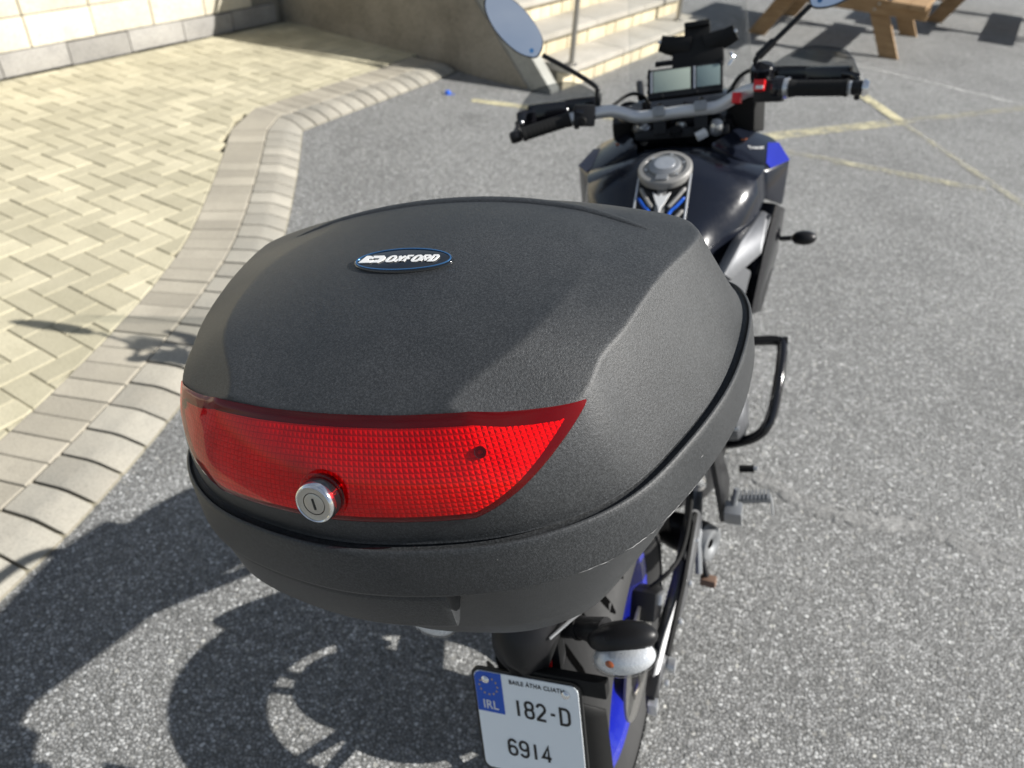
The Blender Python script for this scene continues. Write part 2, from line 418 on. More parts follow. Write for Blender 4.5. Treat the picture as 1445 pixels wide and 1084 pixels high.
# rough seam in the tarmac beside the motorcycle
def seam():
    path = spline([(.16, 1.0), (.30, .93), (.44, .872), (.60, .885), (.755, .917), (.9, .89), (1.04, .90), (1.3, .86), (1.7, .9)], 14)
    v = []; f = []; K = 9
    for i, p in enumerate(path):
        w = .06+.03*random.random(); off = random.uniform(-.01, .01)
        for k in range(K):
            q = k/(K-1)-.5; z = .0045+(.005*math.cos(q*math.pi)*random.random() if 0 < k < K-1 else -.006)
            v.append((p[0]+random.uniform(-.004, .004), p[1]+q*w+off, z))
        if i:
            for k in range(K-1): a = (i-1)*K+k; f.append((a, a+K, a+K+1, a+1))
    return tag(link('tarmac_seam', v, f, 'seam', smooth=True), kind='structure')
mat_paint('seam', (.33, .33, .32), .40, .64)
seam()

# ---------------------------------------------------------------- kerb and block paving
ZP = .05
edge_a = spline([(-1.50, -1.7), (-1.515, -1.0), (-1.53, -.6), (-1.541, -.291), (-1.558, .046), (-1.633, .53), (-1.77, 1.09), (-1.955, 1.614), (-2.30, 2.29), (-2.678, 2.965)], 30)
edge_b = spline([(-2.678, 2.965), (-2.60, 3.36), (-2.41, 4.251), (-2.35, 4.62)], 30)
def resample(pts, step):
    p = np.array(pts); d = np.r_[0, np.cumsum(np.linalg.norm(np.diff(p, axis=0), axis=1))]
    n = max(1, int(round(d[-1]/step))); s = np.linspace(0, d[-1], n+1)
    return np.c_[np.interp(s, d, p[:, 0]), np.interp(s, d, p[:, 1])]
COR = np.array([-2.678, 2.965])
def offset(P, d):
    t = np.gradient(P, axis=0); t /= np.linalg.norm(t, axis=1)[:, None]
    n = np.c_[-t[:, 1], t[:, 0]]
    for i in (0, -1):                                     # mitre where the two kerb runs meet
        if np.linalg.norm(P[i]-COR) < .01: n[i] = np.array([-.968, .25])*1.045
    return P+n*d
kerb = tag(link('kerb', [(0, 0, 0)], [], 'kerb_stone_mat'), kind='structure')
# mortar bed under the kerb line
def bed(name, P, w, z, parent, mat):
    Q = offset(P, w); v = []; f = []
    for i in range(len(P)):
        v += [(*P[i], z), (*Q[i], z)]
        if i: k = 2*i; f.append((k-2, k, k+1, k-1))
    o = link(name, v, f, mat, parent); return o
def kerb_row(path, w, step=.125):
    P = resample(path, step); A = P; prof = [(0.004, -.02), (.004, .014), (.012, .019), (.070, .042), (.090, .047), (.112, ZP), (w-.004, ZP), (w, ZP-.004), (w, -.02)]
    offs = [offset(P, d) for d, z in prof]
    for i in range(len(P)-1):
        g = .014*random.uniform(.6, 1.0); t = (P[i+1]-P[i]); t = t/np.linalg.norm(t)*(g/2)
        dz = random.uniform(-.002, .002); r0 = []; r1 = []; c = 0.003
        for (d, z), o in zip(prof, offs):
            r0.append((*(o[i]+t), z+dz)); r1.append((*(o[i+1]-t), z+dz))
        # arris: a slightly shrunk ring at each end
        m = MB(); ctr = Vector((0, 0, .02))
        def shrink(r, s):
            c = sum((Vector(q) for q in r), Vector())/len(r); return [Vector(q)+(c-Vector(q)).normalized()*.003 for q in r]
        a0 = [Vector(q)+Vector((*(t/np.linalg.norm(t)), 0))*.003 for q in r0]; a1 = [Vector(q)-Vector((*(t/np.linalg.norm(t)), 0))*.003 for q in r1]
        m.loft([shrink(r0, 1), a0, a1, shrink(r1, 1)])
        m.build('kerb_stone', 'kerb_stone_mat', kerb, smooth=True, sharp=30)
kerb_row(edge_a, .198); kerb_row(edge_b, .198)
bed('mortar_bed', resample(edge_a, .1), .195, .008, kerb, 'paving_bed'); bed('mortar_bed', resample(edge_b, .1), .195, .0085, kerb, 'paving_bed')

paving = None
def clip(poly, p, n):
    """keep the side of 2-D polygon where (q-p).n >= 0"""
    out = []
    for i in range(len(poly)):
        a, b = poly[i], poly[(i+1) % len(poly)]
        da = (a[0]-p[0])*n[0]+(a[1]-p[1])*n[1]; db = (b[0]-p[0])*n[0]+(b[1]-p[1])*n[1]
        if da >= 0: out.append(a)
        if da*db < 0: t = da/(da-db); out.append((a[0]+(b[0]-a[0])*t, a[1]+(b[1]-a[1])*t))
    return out
def paver_geo(poly, z, c=.0036, depth=.036):
    n = len(poly); cx = sum(p[0] for p in poly)/n; cy = sum(p[1] for p in poly)/n
    ins = []
    for i in range(n):
        a, b, d = poly[i-1], poly[i], poly[(i+1) % n]
        u = Vector((b[0]-a[0], b[1]-a[1])).normalized(); w = Vector((d[0]-b[0], d[1]-b[1])).normalized()
        nb = Vector((-u.y, u.x))+Vector((-w.y, w.x)); k = max(.35, nb.length_squared/2)
        ins.append((b[0]+nb.x*c/k, b[1]+nb.y*c/k))
    v = [(x, y, z-depth) for x, y in poly]+[(x, y, z-c*.7) for x, y in poly]+[(x, y, z) for x, y in ins]
    f = [(i, (i+1) % n, (i+1) % n+n, i+n) for i in range(n)]+[(i+n, (i+1) % n+n, (i+1) % n+2*n, i+2*n) for i in range(n)]+[tuple(range(2*n, 3*n))]
    return v, f
def area(p): return .5*sum(p[i][0]*p[(i+1) % len(p)][1]-p[(i+1) % len(p)][0]*p[i][1] for i in range(len(p)))

WA = Vector((-4.82, 2.746)); WB = Vector((-4.269, 4.88)); WT = (WB-WA).normalized(); WN = Vector((WT.y, -WT.x))   # stone wall base line, facing +x
CA = WA-WT*4.2; CORNER = WA+WT*2.47
paving = tag(link('block_paving', [(*(CA), .015), (-1.6, -1.75, .015), *[(*q, .015) for q in offset(resample(edge_a, .2), .2)], *[(*q, .015) for q in offset(resample(edge_b, .2), .1)], (*CORNER, .015)],
    [], 'paving_bed'), kind='structure')
sold_in = offset(resample(edge_a, .1), .412)
b_in = offset(resample(edge_b, .1), .412)
soldiers = []
for PA in (resample(edge_a, .102), resample(edge_b, .102)):
  o1 = offset(PA, .203); o2 = offset(PA, .409)
  for i in range(len(PA)-1):
    t = PA[i+1]-PA[i]; t = t/np.linalg.norm(t)*.0020
    q = [o1[i]+t, o1[i+1]-t, o2[i+1]-t, o2[i]+t]; q = [tuple(x) for x in q]
    if area(q) < 0: q = q[::-1]
    v, f = paver_geo(q, ZP+random.uniform(-.002, .0015))
    soldiers.append(link('border_paver', v, f, 'paver_grey', paving))
# the paved polygon
poly = [tuple(CA+WN*.03)]+[tuple(p) for p in sold_in]+[tuple(p) for p in b_in if p[1] > sold_in[-1][1]+.02]+[(-2.74, 4.76), tuple(CORNER+WN*.03)]
bd_pts = poly[1:-1]; NB_ = len(bd_pts); bv = []; bf = []
for k, q in enumerate(bd_pts):
    wq = CA.lerp(CORNER, k/(NB_-1))+WN*.02; bv += [(q[0], q[1], .012), (wq.x, wq.y, .012)]
    if k: a = 2*k; bf.append((a-2, a, a+1, a-1))
paving.data.clear_geometry(); paving.data.from_pydata(bv, [], bf); paving.data.update()
def inside(p):
    c = False; n = len(poly)
    for i in range(n):
        a, b = poly[i], poly[i-1]
        if (a[1] > p[1]) != (b[1] > p[1]) and p[0] < (b[0]-a[0])*(p[1]-a[1])/(b[1]-a[1])+a[0]: c = not c
    return c
HA = RAD(-12.5); hc, hs = math.cos(HA), math.sin(HA); HO = (-2.791+.003, .985)
def hw(x, y): return (HO[0]+x*hc-y*hs, HO[1]+x*hs+y*hc)
w = .103; J = .0022; cand = []
for i in range(-70, 70):
    for j in range(-20, 20):
        for o in (0, 1):
            # lattice (1,1)w and (2,-2)w ; one horizontal and one vertical brick per cell
            bx = (i+2*j)*w; by = (i-2*j)*w
            x0, y0, lx, ly = (bx, by, 2*w, w) if o == 0 else (bx+w*0, by+w, w, 2*w)
            c = hw(x0+lx/2, y0+ly/2)
            if not (-5.8 < c[0] < -1.5 and -1.75 < c[1] < 5.3): continue
            q = [hw(x0+J, y0+J), hw(x0+lx-J, y0+J), hw(x0+lx-J, y0+ly-J), hw(x0+J, y0+ly-J)]
            ins = [inside(p) for p in q]
            if not any(ins) and not inside(c): continue
            full = all(ins)
            if not full:
                na = len(sold_in); near = math.hypot(c[0]-sold_in[-1][0], c[1]-sold_in[-1][1]) < .32; alt = q
                for k in list(range(len(poly))):
                    a, b = poly[k-1], poly[k]
                    mx, my = (a[0]+b[0])/2, (a[1]+b[1])/2
                    if math.hypot(mx-c[0], my-c[1]) > max(.35, math.hypot(b[0]-a[0], b[1]-a[1])/2+.25) and math.hypot(b[0]-a[0], b[1]-a[1]) < 1: continue
                    L = math.hypot(b[0]-a[0], b[1]-a[1])
                    if L < 1e-6: continue
                    nrm = (-(b[1]-a[1])/L, (b[0]-a[0])/L)
                    if near and k > na:
                        if len(alt) >= 3: alt = clip(alt, a, nrm)
                    elif len(q) >= 3: q = clip(q, a, nrm)
                if near and (len(q) < 3 or (len(alt) >= 3 and abs(area(alt)) > abs(area(q)))): q = alt
            if len(q) < 3 or abs(area(q)) < .0006: continue
            p = pix((*c, ZP)); vis = p and -30 < p[0] < W+30 and -30 < p[1] < H+30
            hid = p and 430 < p[0] < 1000 and p[1] > 330
            cand.append(((abs(area(q))/p[2]**3 if vis and not hid else 0), q, full))
cand.sort(key=lambda t: -t[0])
MBS = MB()
for k, (s, q, full) in enumerate(cand):
    if area(q) < 0: q = q[::-1]
    z = ZP+random.uniform(-.0025, .002)
    v, f = paver_geo(q, z)
    if k < 300 and s > 0: link('paver', v, f, 'paver_tan', paving)
    else: MBS.add(v, f)
tag(link('paver_field', MBS.v, MBS.f, 'paver_tan', paving), kind='stuff')

# ---------------------------------------------------------------- stone wall on the left
wall = empty('stone_wall', (WA.x, WA.y, 0), 'pale stone block retaining wall on a grey plinth beside the tan paving', 'wall')
wall.rotation_euler.z = math.atan2(WT.y, WT.x)        # local x runs along the wall, local -y faces the paving
MB().box((-.85, .12, .70), (6.6, .18, 1.5)).build('mortar_core', 'mortar', wall, smooth=False)
def rock(L, h, d, rough=.012, nx=7, nz=4, seed=0):
    r = random.Random(seed); v = []; f = []
    for i in range(nx):
        for k in range(nz):
            e = min(i, nx-1-i, k, nz-1-k); y = (-.0 if e == 0 else -(rough*.8+rough*r.uniform(-.4, .6)))
            jit = 0 if e == 0 else .25
            v.append(((i/(nx-1))*L+r.uniform(-jit, jit)*L/nx, y, k/(nz-1)*h+r.uniform(-jit, jit)*h/nz))
    for i in range(nx-1):
        for k in range(nz-1): a = i*nz+k; f.append((a, a+nz, a+nz+1, a+1))
    n = len(v); corner = [0, (nx-1)*nz, nx*nz-1, nz-1]
    rim = [i*nz for i in range(nx)]+[(nx-1)*nz+k for k in range(1, nz)]+[i*nz+nz-1 for i in range(nx-2, -1, -1)]+[k for k in range(nz-2, 0, -1)]
    v += [(v[i][0], d, v[i][2]) for i in rim]; m = len(rim)
    f += [(rim[i], n+i, n+(i+1) % m, rim[(i+1) % m]) for i in range(m)]
    return v, f
BLK = [rock(.456, .192, .05, .010, seed=s) for s in range(5)]; blk_me = []
for v, f in BLK:
    o = link('wall_block', v, f, 'wall_stone', wall, smooth=True, sharp=35); blk_me.append(o.data); bpy.data.objects.remove(o)
PL = [rock(.460, .140, .07, .008, nz=3, seed=s+20) for s in range(4)]; pl_me = []
for v, f in PL:
    o = link('plinth_block', v, f, 'plinth_stone', wall, smooth=True, sharp=35); pl_me.append(o.data); bpy.data.objects.remove(o)
def inst(name, me, parent, loc, rot=(0, 0, 0)):
    o = bpy.data.objects.new(name, me); COL.objects.link(o); o.parent = parent; o.location = loc; o.rotation_euler = rot; return o
for r in range(6):
    for i in range(-8, 5):
        x = .266+.467*i+.006
        if x+.44 > 2.50: continue
        inst('wall_block', random.choice(blk_me), wall, (x, .0+random.uniform(-.003, .003), .207+r*.2))
for i in range(-8, 5):
    x = .498+.468*i
    if x+.45 > 2.52: continue
    inst('plinth_block', random.choice(pl_me), wall, (x, -.02, .055+random.uniform(0, .006)))
MB().box((-.85, .1, 1.44), (6.6, .34, .07), bev=.01).build('coping', 'tread_concrete', wall)

# ---------------------------------------------------------------- side wall of the steps, steps, handrails
mat_block('grey_render', (.33, .33, .30), (.42, .42, .385), (.22, .215, .19), grain=.4, scale=60)
ES = Vector((.28, .96)).normalized(); NS = Vector((-ES.y, ES.x)); P1 = Vector((-1.372, 4.929))
SA = Vector((-4.3, 5.17)); SB = Vector((-1.72, 4.50)); ST = (SB-SA).normalized(); SN = Vector((ST.y, -ST.x)); SL = (SB-SA).length
side = empty('stair_side_wall', (SB.x, SB.y, 0), 'shaded concrete side wall with sloping top beside the steps', 'wall')
def sw(s, z, d): q = SB-ST*s-SN*d; return (q.x-SB.x, q.y-SB.y, z)
prof = [(-.20, 0), (-.20, .03), (.38, .64), (1.13, 1.24), (SL+.1, 1.25), (SL+.1, 0)]
m = MB(); m.prism([sw(s, z, 0) for s, z in prof], Vector(sw(0, 0, .12))-Vector(sw(0, 0, 0))); m.build('wall_body', 'grey_render', side, smooth=False, bevel=.008)
prof = [(0, 0), (.0, .02), (.58, .62), (1.3, 1.19), (SL+.1, 1.21), (SL+.1, 0)]
m = MB(); m.prism([sw(s, z, -.012) for s, z in prof], Vector(sw(0, 0, .02))-Vector(sw(0, 0, 0))); m.build('stained_facing', 'render_concrete', side, smooth=False, bevel=.004)

steps = empty('stone_steps', (P1.x, P1.y, 0), 'wide concrete steps with yellow brick risers behind the motorcycle', 'steps')
steps.rotation_euler.z = math.atan2(ES.y, ES.x)       # local x along the steps, local y climbing
X0, X1, RISE, GO = -.34, 2.12, .168, .27
me_b = {}
for k in range(6):
    y = k*GO; z = k*RISE
    MB().box(((X0+X1)/2, y+1.0, z+RISE/2-.02), (X1-X0-.02, 1.9, RISE-.05)).build('step_core', 'mortar', steps, smooth=False)
    n = 16
    for i in range(n):
        x = X0+(X1-X0)*(i+.5)/n; L = (X1-X0)/n-.008
        if 'b' not in me_b:
            o = MB().box((0, 0, 0), (L, .06, RISE-.052), bev=.004).build('brick', 'step_brick', steps); me_b['b'] = o.data; bpy.data.objects.remove(o)
        inst('brick', me_b['b'], steps, (x, y+.048+random.uniform(-.003, .003), z+RISE/2-.026))
    nslab = 3
    for i in range(nslab):
        x = X0+(X1-X0)*(i+.5)/nslab
        MB().box((x, y+.15, z+RISE-.022+random.uniform(-.001, .001)), ((X1-X0)/nslab-.006, .36, .044), bev=.006).build('tread_slab', 'tread_concrete', steps)
def handrail(base, label, r=.021):
    b = Vector(base); h = empty('handrail', (b.x, b.y, RISE), label, 'handrail', 'handrails of the steps')
    top = [Vector((0, 0, .95)), Vector((NS.x*GO*4, NS.y*GO*4, .95+4*RISE))]
    for i, (px_, hz) in enumerate(((Vector((0, 0)), 0), (NS*GO*4, RISE*4))):
        m = MB(); m.tube([(px_.x, px_.y, hz), (px_.x, px_.y, hz+.95)], r, 14); m.build('post', 'steel_post', h)
        m = MB(); m.lathe([(.0, .0), (.045, .0), (.045, .008), (.028, .016), (.0, .016)], (px_.x, px_.y, hz), seg=20, cap=False); m.build('base_flange', 'steel_post', h)
    MB().tube([top[0]-Vector((NS.x, NS.y, 0))*.15, top[0], top[1], top[1]+Vector((NS.x, NS.y, 0))*.2], r, 14).build('rail', 'steel_post', h)
handrail((-1.455, 4.69), 'steel handrail post at the near end of the steps by the mirror')
handrail((-.985, 6.66), 'steel handrail post at the far end of the steps')

# ---------------------------------------------------------------- picnic tables
AX = Vector((.212, .977, 0)).normalized(); PX = Vector((AX.y, -AX.x, 0))
def picnic(origin, label):
    t = empty('picnic_table', origin, label, 'picnic table', 'wooden picnic tables on the car park')
    t.rotation_euler.z = math.atan2(PX.y, PX.x)          # local x across, local y along the table
    for fy in (0, 1.15):
        for s in (-1, 1):
            m = MB(); a = Vector((s*.63, fy, 0)); b = Vector((s*.22, fy, .71)); d = Vector((.085, 0, 0))
            m.prism([a-d+Vector((0, -.022, 0)), a+d+Vector((0, -.022, 0)), b+d+Vector((0, -.022, 0)), b-d+Vector((0, -.022, 0))], (0, .044, 0)); m.build('leg', 'softwood', t, smooth=False, bevel=.003)
            for bx, bz in ((s*.385, .385), (s*.41, .435)):
                m = MB(); m.lathe([(0, 0), (.011, 0), (.011, .008), (0, .008)], (bx, fy-.068, bz), (0, -1, 0), 10, False); m.build('bolt', 'steel_post', t)
        MB().box((0, fy+.046-.092*(fy == 0), .41), (1.66, .045, .12), bev=.003).build('seat_beam', 'softwood', t, smooth=False)
        MB().box((0, fy+.046-.092*(fy == 0), .675), (.72, .045, .1), bev=.003).build('top_beam', 'softwood', t, smooth=False)
    for i in range(5): MB().box((-.29+.145*i, .575, .745), (.138, 1.85, .04), bev=.004).build('top_board', 'softwood', t, smooth=False)
    for s in (-1, 1):
        for i in range(2): MB().box((s*(.60+.15*i), .575, .49), (.142, 1.85, .04), bev=.004).build('seat_board', 'softwood', t, smooth=False)
    return t
picnic((.33, 7.26, 0), 'wooden picnic table nearest the handlebars, its slanted leg in front')
picnic((2.13, 9.06, 0), 'wooden picnic table farther back at the right edge, only legs showing')

cap_o = empty('bottle_cap', (-2.193, 4.096, 0), 'small blue plastic bottle cap lying on the tarmac by the kerb', 'bottle cap')
m = MB(); m.lathe([(.0, .004), (.017, .004), (.019, .0), (.020, .004), (.019, .020), (.016, .024), (.0, .024)], (0, 0, 0), seg=24, cap=False); m.build('shell', 'blue_cap', cap_o)
m = MB(); m.lathe([(.020, .0), (.0225, .001), (.0225, .005), (.020, .006)], (0, 0, 0), seg=24, cap=False); m.build('tear_ring', 'blue_cap', cap_o)
m = MB(); m.tube([(.02, 0, .003), (.035, .006, .004), (.045, .018, .003)], .003, 8); m.build('strap', 'blue_cap', cap_o)
# ---------------------------------------------------------------- motorcycle (bike frame: x right, y forward, z up), leaning on its side stand
bike = empty('motorcycle', (0, 0, 0), 'black and blue touring motorcycle leaning on its stand in the car park', 'motorcycle')
LEAN = RAD(12); bike.rotation_euler.y = -LEAN
AXL = Vector((0, -.06, .315))
def ell(c, r, nu=24, nv=14, v0=-math.pi/2, v1=math.pi/2, M=None):
    rings = []
    for j in range(nv+1):
        a = v0+(v1-v0)*j/nv; rings.append([Vector((r[0]*math.cos(a)*math.cos(2*math.pi*i/nu), r[1]*math.cos(a)*math.sin(2*math.pi*i/nu), r[2]*math.sin(a))) for i in range(nu)])
    c = Vector(c)
    return [[(M @ p if M else p)+c for p in r_] for r_ in rings]
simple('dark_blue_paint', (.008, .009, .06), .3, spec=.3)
def wheel(name, c, R, hw_, rim_r, steer=0, parent=bike, discs=(.1,)):
    M = Matrix.Rotation(steer, 3, 'Z'); ax = M @ Vector((1, 0, 0))
    m = MB(); k = rim_r
    m.lathe([(k-.012, -hw_*.62), (k+.012, -hw_*.70), (k+.012, -hw_*.64), (k-.006, -hw_*.55), (k-.016, 0), (k-.006, hw_*.55), (k+.012, hw_*.64), (k+.012, hw_*.70), (k-.012, hw_*.62), (k-.03, hw_*.2), (k-.03, -hw_*.2), (k-.012, -hw_*.62)], c, ax, 64, False)
    for i in range(5):
        for d in (-.13, .13):
            a = 2*math.pi*i/5+.3+d; e = Vector((0, math.cos(a), math.sin(a))); a2 = 2*math.pi*i/5+.3+d*.5; e2 = Vector((0, math.cos(a2), math.sin(a2)))
            m.tube([Vector(c)+M @ (e2*.045), Vector(c)+M @ (e*(k-.018))], [.014, .009], 8)
    m.lathe([(0, -.06), (.045, -.06), (.05, -.03), (.05, .03), (.045, .06), (0, .06)], c, ax, 28, False)
    w = m.build(name, 'blue_paint', parent)
    t = MB(); h = hw_
    prof = [(k+.004, -h*.66), (k+.015, -h*.82), (k+.04, -h*.97), (R-.062, -h), (R-.045, -h*.97), (R-.026, -h*.80), (R-.010, -h*.5), (R-.002, -h*.2), (R, 0)]
    prof += [(r, -x) for r, x in prof[-2::-1]]
    t.lathe(prof, c, ax, 96, False); ty = t.build('tyre', 'tyre_rubber', w, sharp=80)
    g = MB()                                               # tread grooves: their shade painted as dark strips over the crown
    def crown(u):
        u = abs(u); pts = [(0, R), (.2, R-.002), (.5, R-.010), (.8, R-.026), (.97, R-.045), (1.0, R-.062)]
        return np.interp(u, [p[0] for p in pts], [p[1] for p in pts])
    for i in range(26):
        for s in (-1, 1):
            a0 = 2*math.pi*i/26+(0 if s > 0 else math.pi/26)
            for (u0, u1, da, db, wd) in ((.08, .60, 0, .15, .0075), (.42, .90, .14, .24, .0085)):
                pa = []
                for q in np.linspace(0, 1, 7):
                    u = s*(u0+(u1-u0)*q); a = a0+da+(db-da)*q; r = crown(u)+.0006; pa.append((u*h, a, r))
                v = []
                for (x, a, r) in pa:
                    ww = wd*(1.0 if 0 < pa.index((x, a, r)) < 6 else .3)/R
                    for sg in (-1, 1): v.append(Vector(c)+M @ Vector((x, r*math.cos(a+sg*ww), r*math.sin(a+sg*ww))))
                g.add(v, [(2*k_, 2*k_+2, 2*k_+3, 2*k_+1) for k_ in range(6)])
    g.build('tread_grooves', 'groove_black', w, smooth=False)
    if len(discs) == 1:
        sp = MB(); sp.lathe([(.03, -.094), (.112, -.094), (.112, -.100), (.03, -.100), (.03, -.094)], c, ax, 44, False); sp.build('sprocket', 'disc_steel', w)
        sp = MB(); sp.lathe([(.0, .05), (.075, .055), (.090, .075), (.090, .082), (.0, .082)], c, ax, 40, False); sp.build('hub_carrier', 'satin_black', w)
    for dx in discs:
        d = MB(); s = 1 if dx > 0 else -1
        d.lathe([(.075, dx-.0025), (.122, dx-.0025), (.122, dx+.0025), (.075, dx+.0025), (.075, dx-.0025)], c, ax, 48, False)
        for i in range(5):
            a = 2*math.pi*i/5; e = Vector((0, math.cos(a), math.sin(a)))
            d.tube([Vector(c)+M @ (Vector((dx*.8, 0, 0))+e*.045), Vector(c)+M @ (Vector((dx, 0, 0))+e*.08)], .006, 8)
        d.build('brake_disc', 'disc_steel', w)
    return w
wheel('rear_wheel', AXL, .315, .090, .216, 0, bike, (.088,))
FAX = Vector((-.02, 1.46, .30)); STEER = RAD(6.8)
wheel('front_wheel', FAX, .300, .060, .216, STEER, bike, (-.07, .07))
MB().lathe([(0, -.15), (.012, -.15), (.012, .15), (.016, .15), (.016, .163), (0, .163)], AXL, (1, 0, 0), 16, False).build('rear_axle', 'silver', bike)

# swingarm, chain, caliper
for s in (1, -1):
    m = MB(); path = spline([(s*.128, -.13, .312), (s*.132, -.03, .33), (s*.148, .12, .375), (s*.148, .28, .405), (s*.13, .42, .42)], 6)
    m.tube(path, [.020+.010*math.sin(math.pi*i/(len(path)-1))+.006*i/len(path) for i in range(len(path))], 12, flat=.62); m.build('swingarm', 'swingarm_grey', bike)
    MB().box((s*.130, -.10, .312), (.020, .105, .052), bev=.008).build('axle_plate', 'satin_black', bike)
    MB().box((s*.136, -.155, .312), (.018, .02, .03), bev=.003).build('chain_adjuster', 'silver', bike)
MB().tube([(.15, -.07, .36), (.158, .08, .402), (.158, .25, .438)], .006, 8).build('brake_hose', 'rubber', bike)
MB().box((.094, .015, .40), (.052, .095, .06), (RAD(-40), 0, 0), .012).build('brake_caliper', 'satin_black', bike)
MB().box((.122, .02, .415), (.012, .05, .022), (RAD(-40), 0, 0), .004).build('caliper_bolt_plate', 'silver', bike)
MB().box((.112, -.05, .345), (.018, .09, .035), (RAD(-30), 0, 0), .005).build('caliper_bracket', 'satin_black', bike)
m = MB(); rows = []
for i in range(9):
    a = RAD(5+i*8); r = .335
    rows.append([AXL+Vector((x, r*math.cos(a), r*math.sin(a)+dz)) for x, dz in ((-.10, -.035), (-.085, -.012), (-.04, 0), (.04, 0), (.085, -.012), (.10, -.035))])
m.loft(rows, closed=False); h = m.build('rear_hugger', 'satin_black', bike)
md = h.modifiers.new('s', 'SOLIDIFY'); md.thickness = .004
m = MB(); m.tube([(-.10, -.06, .36), (-.10, .15, .40), (-.10, .42, .45)], .008, 6, flat=2); m.tube([(-.10, -.06, .27), (-.10, .15, .30), (-.10, .42, .38)], .008, 6); m.build('chain', 'disc_steel', bike)

for (x, y, z) in ((.158, .02, .352), (.166, .10, .380), (.166, .20, .405), (.150, -.10, .312)):
    MB().lathe([(0, .007), (.005, .007), (.007, .004), (.007, 0)], (x, y, z), (1, 0, .2), 12, False).build('swingarm_bolt', 'silver', bike)
MB().tube(spline([(.10, .03, .43), (.135, .06, .455), (.150, .13, .450), (.150, .24, .47), (.14, .34, .55)], 6), .0045, 8).build('brake_hose', 'rubber', bike)
for (x, y, z) in ((.150, .12, .440), (.152, .22, .452)): MB().box((x, y, z), (.014, .016, .020), (RAD(20), 0, 0), .003).build('hose_clip', 'satin_black', bike)
MB().lathe([(0, -.03), (.018, -.03), (.020, .02), (.022, .022), (.022, .032), (0, .034)], (.165, .24, .56), (.1, 0, 1), 18, False).build('rear_brake_reservoir', 'pad_grey', bike)
MB().lathe([(.030, .096), (.045, .096), (.045, .100), (.030, .100), (.030, .096)], AXL, (1, 0, 0), 36, False).build('abs_ring', 'disc_steel', bike)
MB().tube([(.155, .33, .43), (.165, .24, .36), (.172, .20, .30)], .008, 8).build('brake_pedal_arm', 'brushed_alu', bike)
# engine, frame, exhaust, pegs
def hull(secs, name, mat, parent=bike, n=5, sharp=45, sy=True):
    """loft of closed x-z sections given as (y, [(x,z)...] for the right half) mirrored"""
    rings = []
    for y, half in secs:
        r = [(x, y, z) for x, z in half]+[(-x, y, z) for x, z in half[::-1]]
        rings.append(r)
    P = np.array(rings); out = []
    for i in range(len(P)-1):
        a, b, c, d = P[max(i-1, 0)], P[i], P[i+1], P[min(i+2, len(P)-1)]
        for t in np.linspace(0, 1, n, endpoint=False): out.append(.5*((2*b)+(-a+c)*t+(2*a-5*b+4*c-d)*t*t+(-a+3*b-3*c+d)*t**3))
    out.append(P[-1])
    return MB().loft([[Vector(q) for q in r] for r in out]).build(name, mat, parent, sharp=sharp)
hull([(.38, [(0, .30), (.10, .32), (.14, .42), (.10, .56), (0, .58)]), (.55, [(0, .20), (.16, .24), (.20, .42), (.15, .62), (0, .66)]), (.78, [(0, .20), (.16, .26), (.20, .42), (.16, .68), (0, .74)]), (1.0, [(0, .32), (.15, .36), (.17, .5), (.15, .74), (0, .80)])], 'engine', 'satin_black')
m = MB(); m.lathe([(0, .032), (.035, .034), (.058, .026), (.072, .010), (.075, -.06)], (.205, .58, .48), (1, .06, .1), 30, False); m.build('clutch_cover', 'grey_metallic', bike)
for i in range(6):
    a = i*math.pi/3; MB().lathe([(0, .02), (.006, .02), (.006, 0), (0, 0)], (.205, .58+.068*math.cos(a), .48+.068*math.sin(a)), (1, 0, 0), 8, False).build('cover_bolt', 'silver', bike)
for s in (1, -1):
    m = MB(); m.tube(spline([(s*.07, 1.05, .93), (s*.16, .85, .84), (s*.165, .62, .70), (s*.16, .45, .52), (s*.14, .38, .42)], 5), [.03]*6+[.035]*6+[.03]*9, 10, flat=.5); m.build('frame_spar', 'grey_metallic', bike)
    m = MB(); m.tube([(s*.12, .42, .62), (s*.10, .1, .80), (s*.085, -.22, .86)], .014, 10); m.build('subframe_rail', 'satin_black', bike)
    # footrest bracket, peg, heel plate
    m = MB(); m.prism([(s*.188, .20, .665), (s*.188, .26, .67), (s*.205, .40, .42), (s*.205, .36, .36), (s*.205, .30, .37), (s*.20, .28, .45)], (s*.012, 0, 0)); m.build('footrest_bracket', 'satin_black', bike, bevel=.003)
    m = MB(); pts = [(s*(.225+.0*i), .36, .388) for i in range(1)]
    m.tube([(s*.225, .36, .388), (s*.312, .36, .408)], .0105, 12)
    for i in range(9):
        f = i/8; m.box((s*(.236+.068*f), .36, .4005+.0155*f), (.0045, .030, .010), bev=.001)
    m.build('footpeg', 'brushed_alu', bike)
    m = MB(); m.tube([(s*.312, .36, .408), (s*.318, .352, .365)], .003, 6); m.build('peg_feeler', 'silver', bike)
    m = MB(); m.tube([(s*.235, .43, .425), (s*.268, .43, .43)], .009, 10); m.build('pedal_rubber', 'rubber', bike)
    MB().tube([(s*.262, .43, .43), (s*.276, .43, .432)], .006, 10).build('pedal_tip', 'silver', bike)
    m = MB(); m.box((s*.235, .30, .405), (.04, .035, .055), (RAD(20), 0, 0), .008); m.tube([(s*.235, .30, .43), (s*.24, .31, .47)], .007, 8); m.build('master_cylinder', 'brushed_alu', bike)
    m = MB(); m.tube(spline([(s*.14, .36, .46), (s*.17, .28, .50), (s*.17, .22, .56), (s*.14, .15, .66)], 5), .009, 8); m.build('heel_tube', 'silver', bike)
MUA = (.93, -.36, .06)
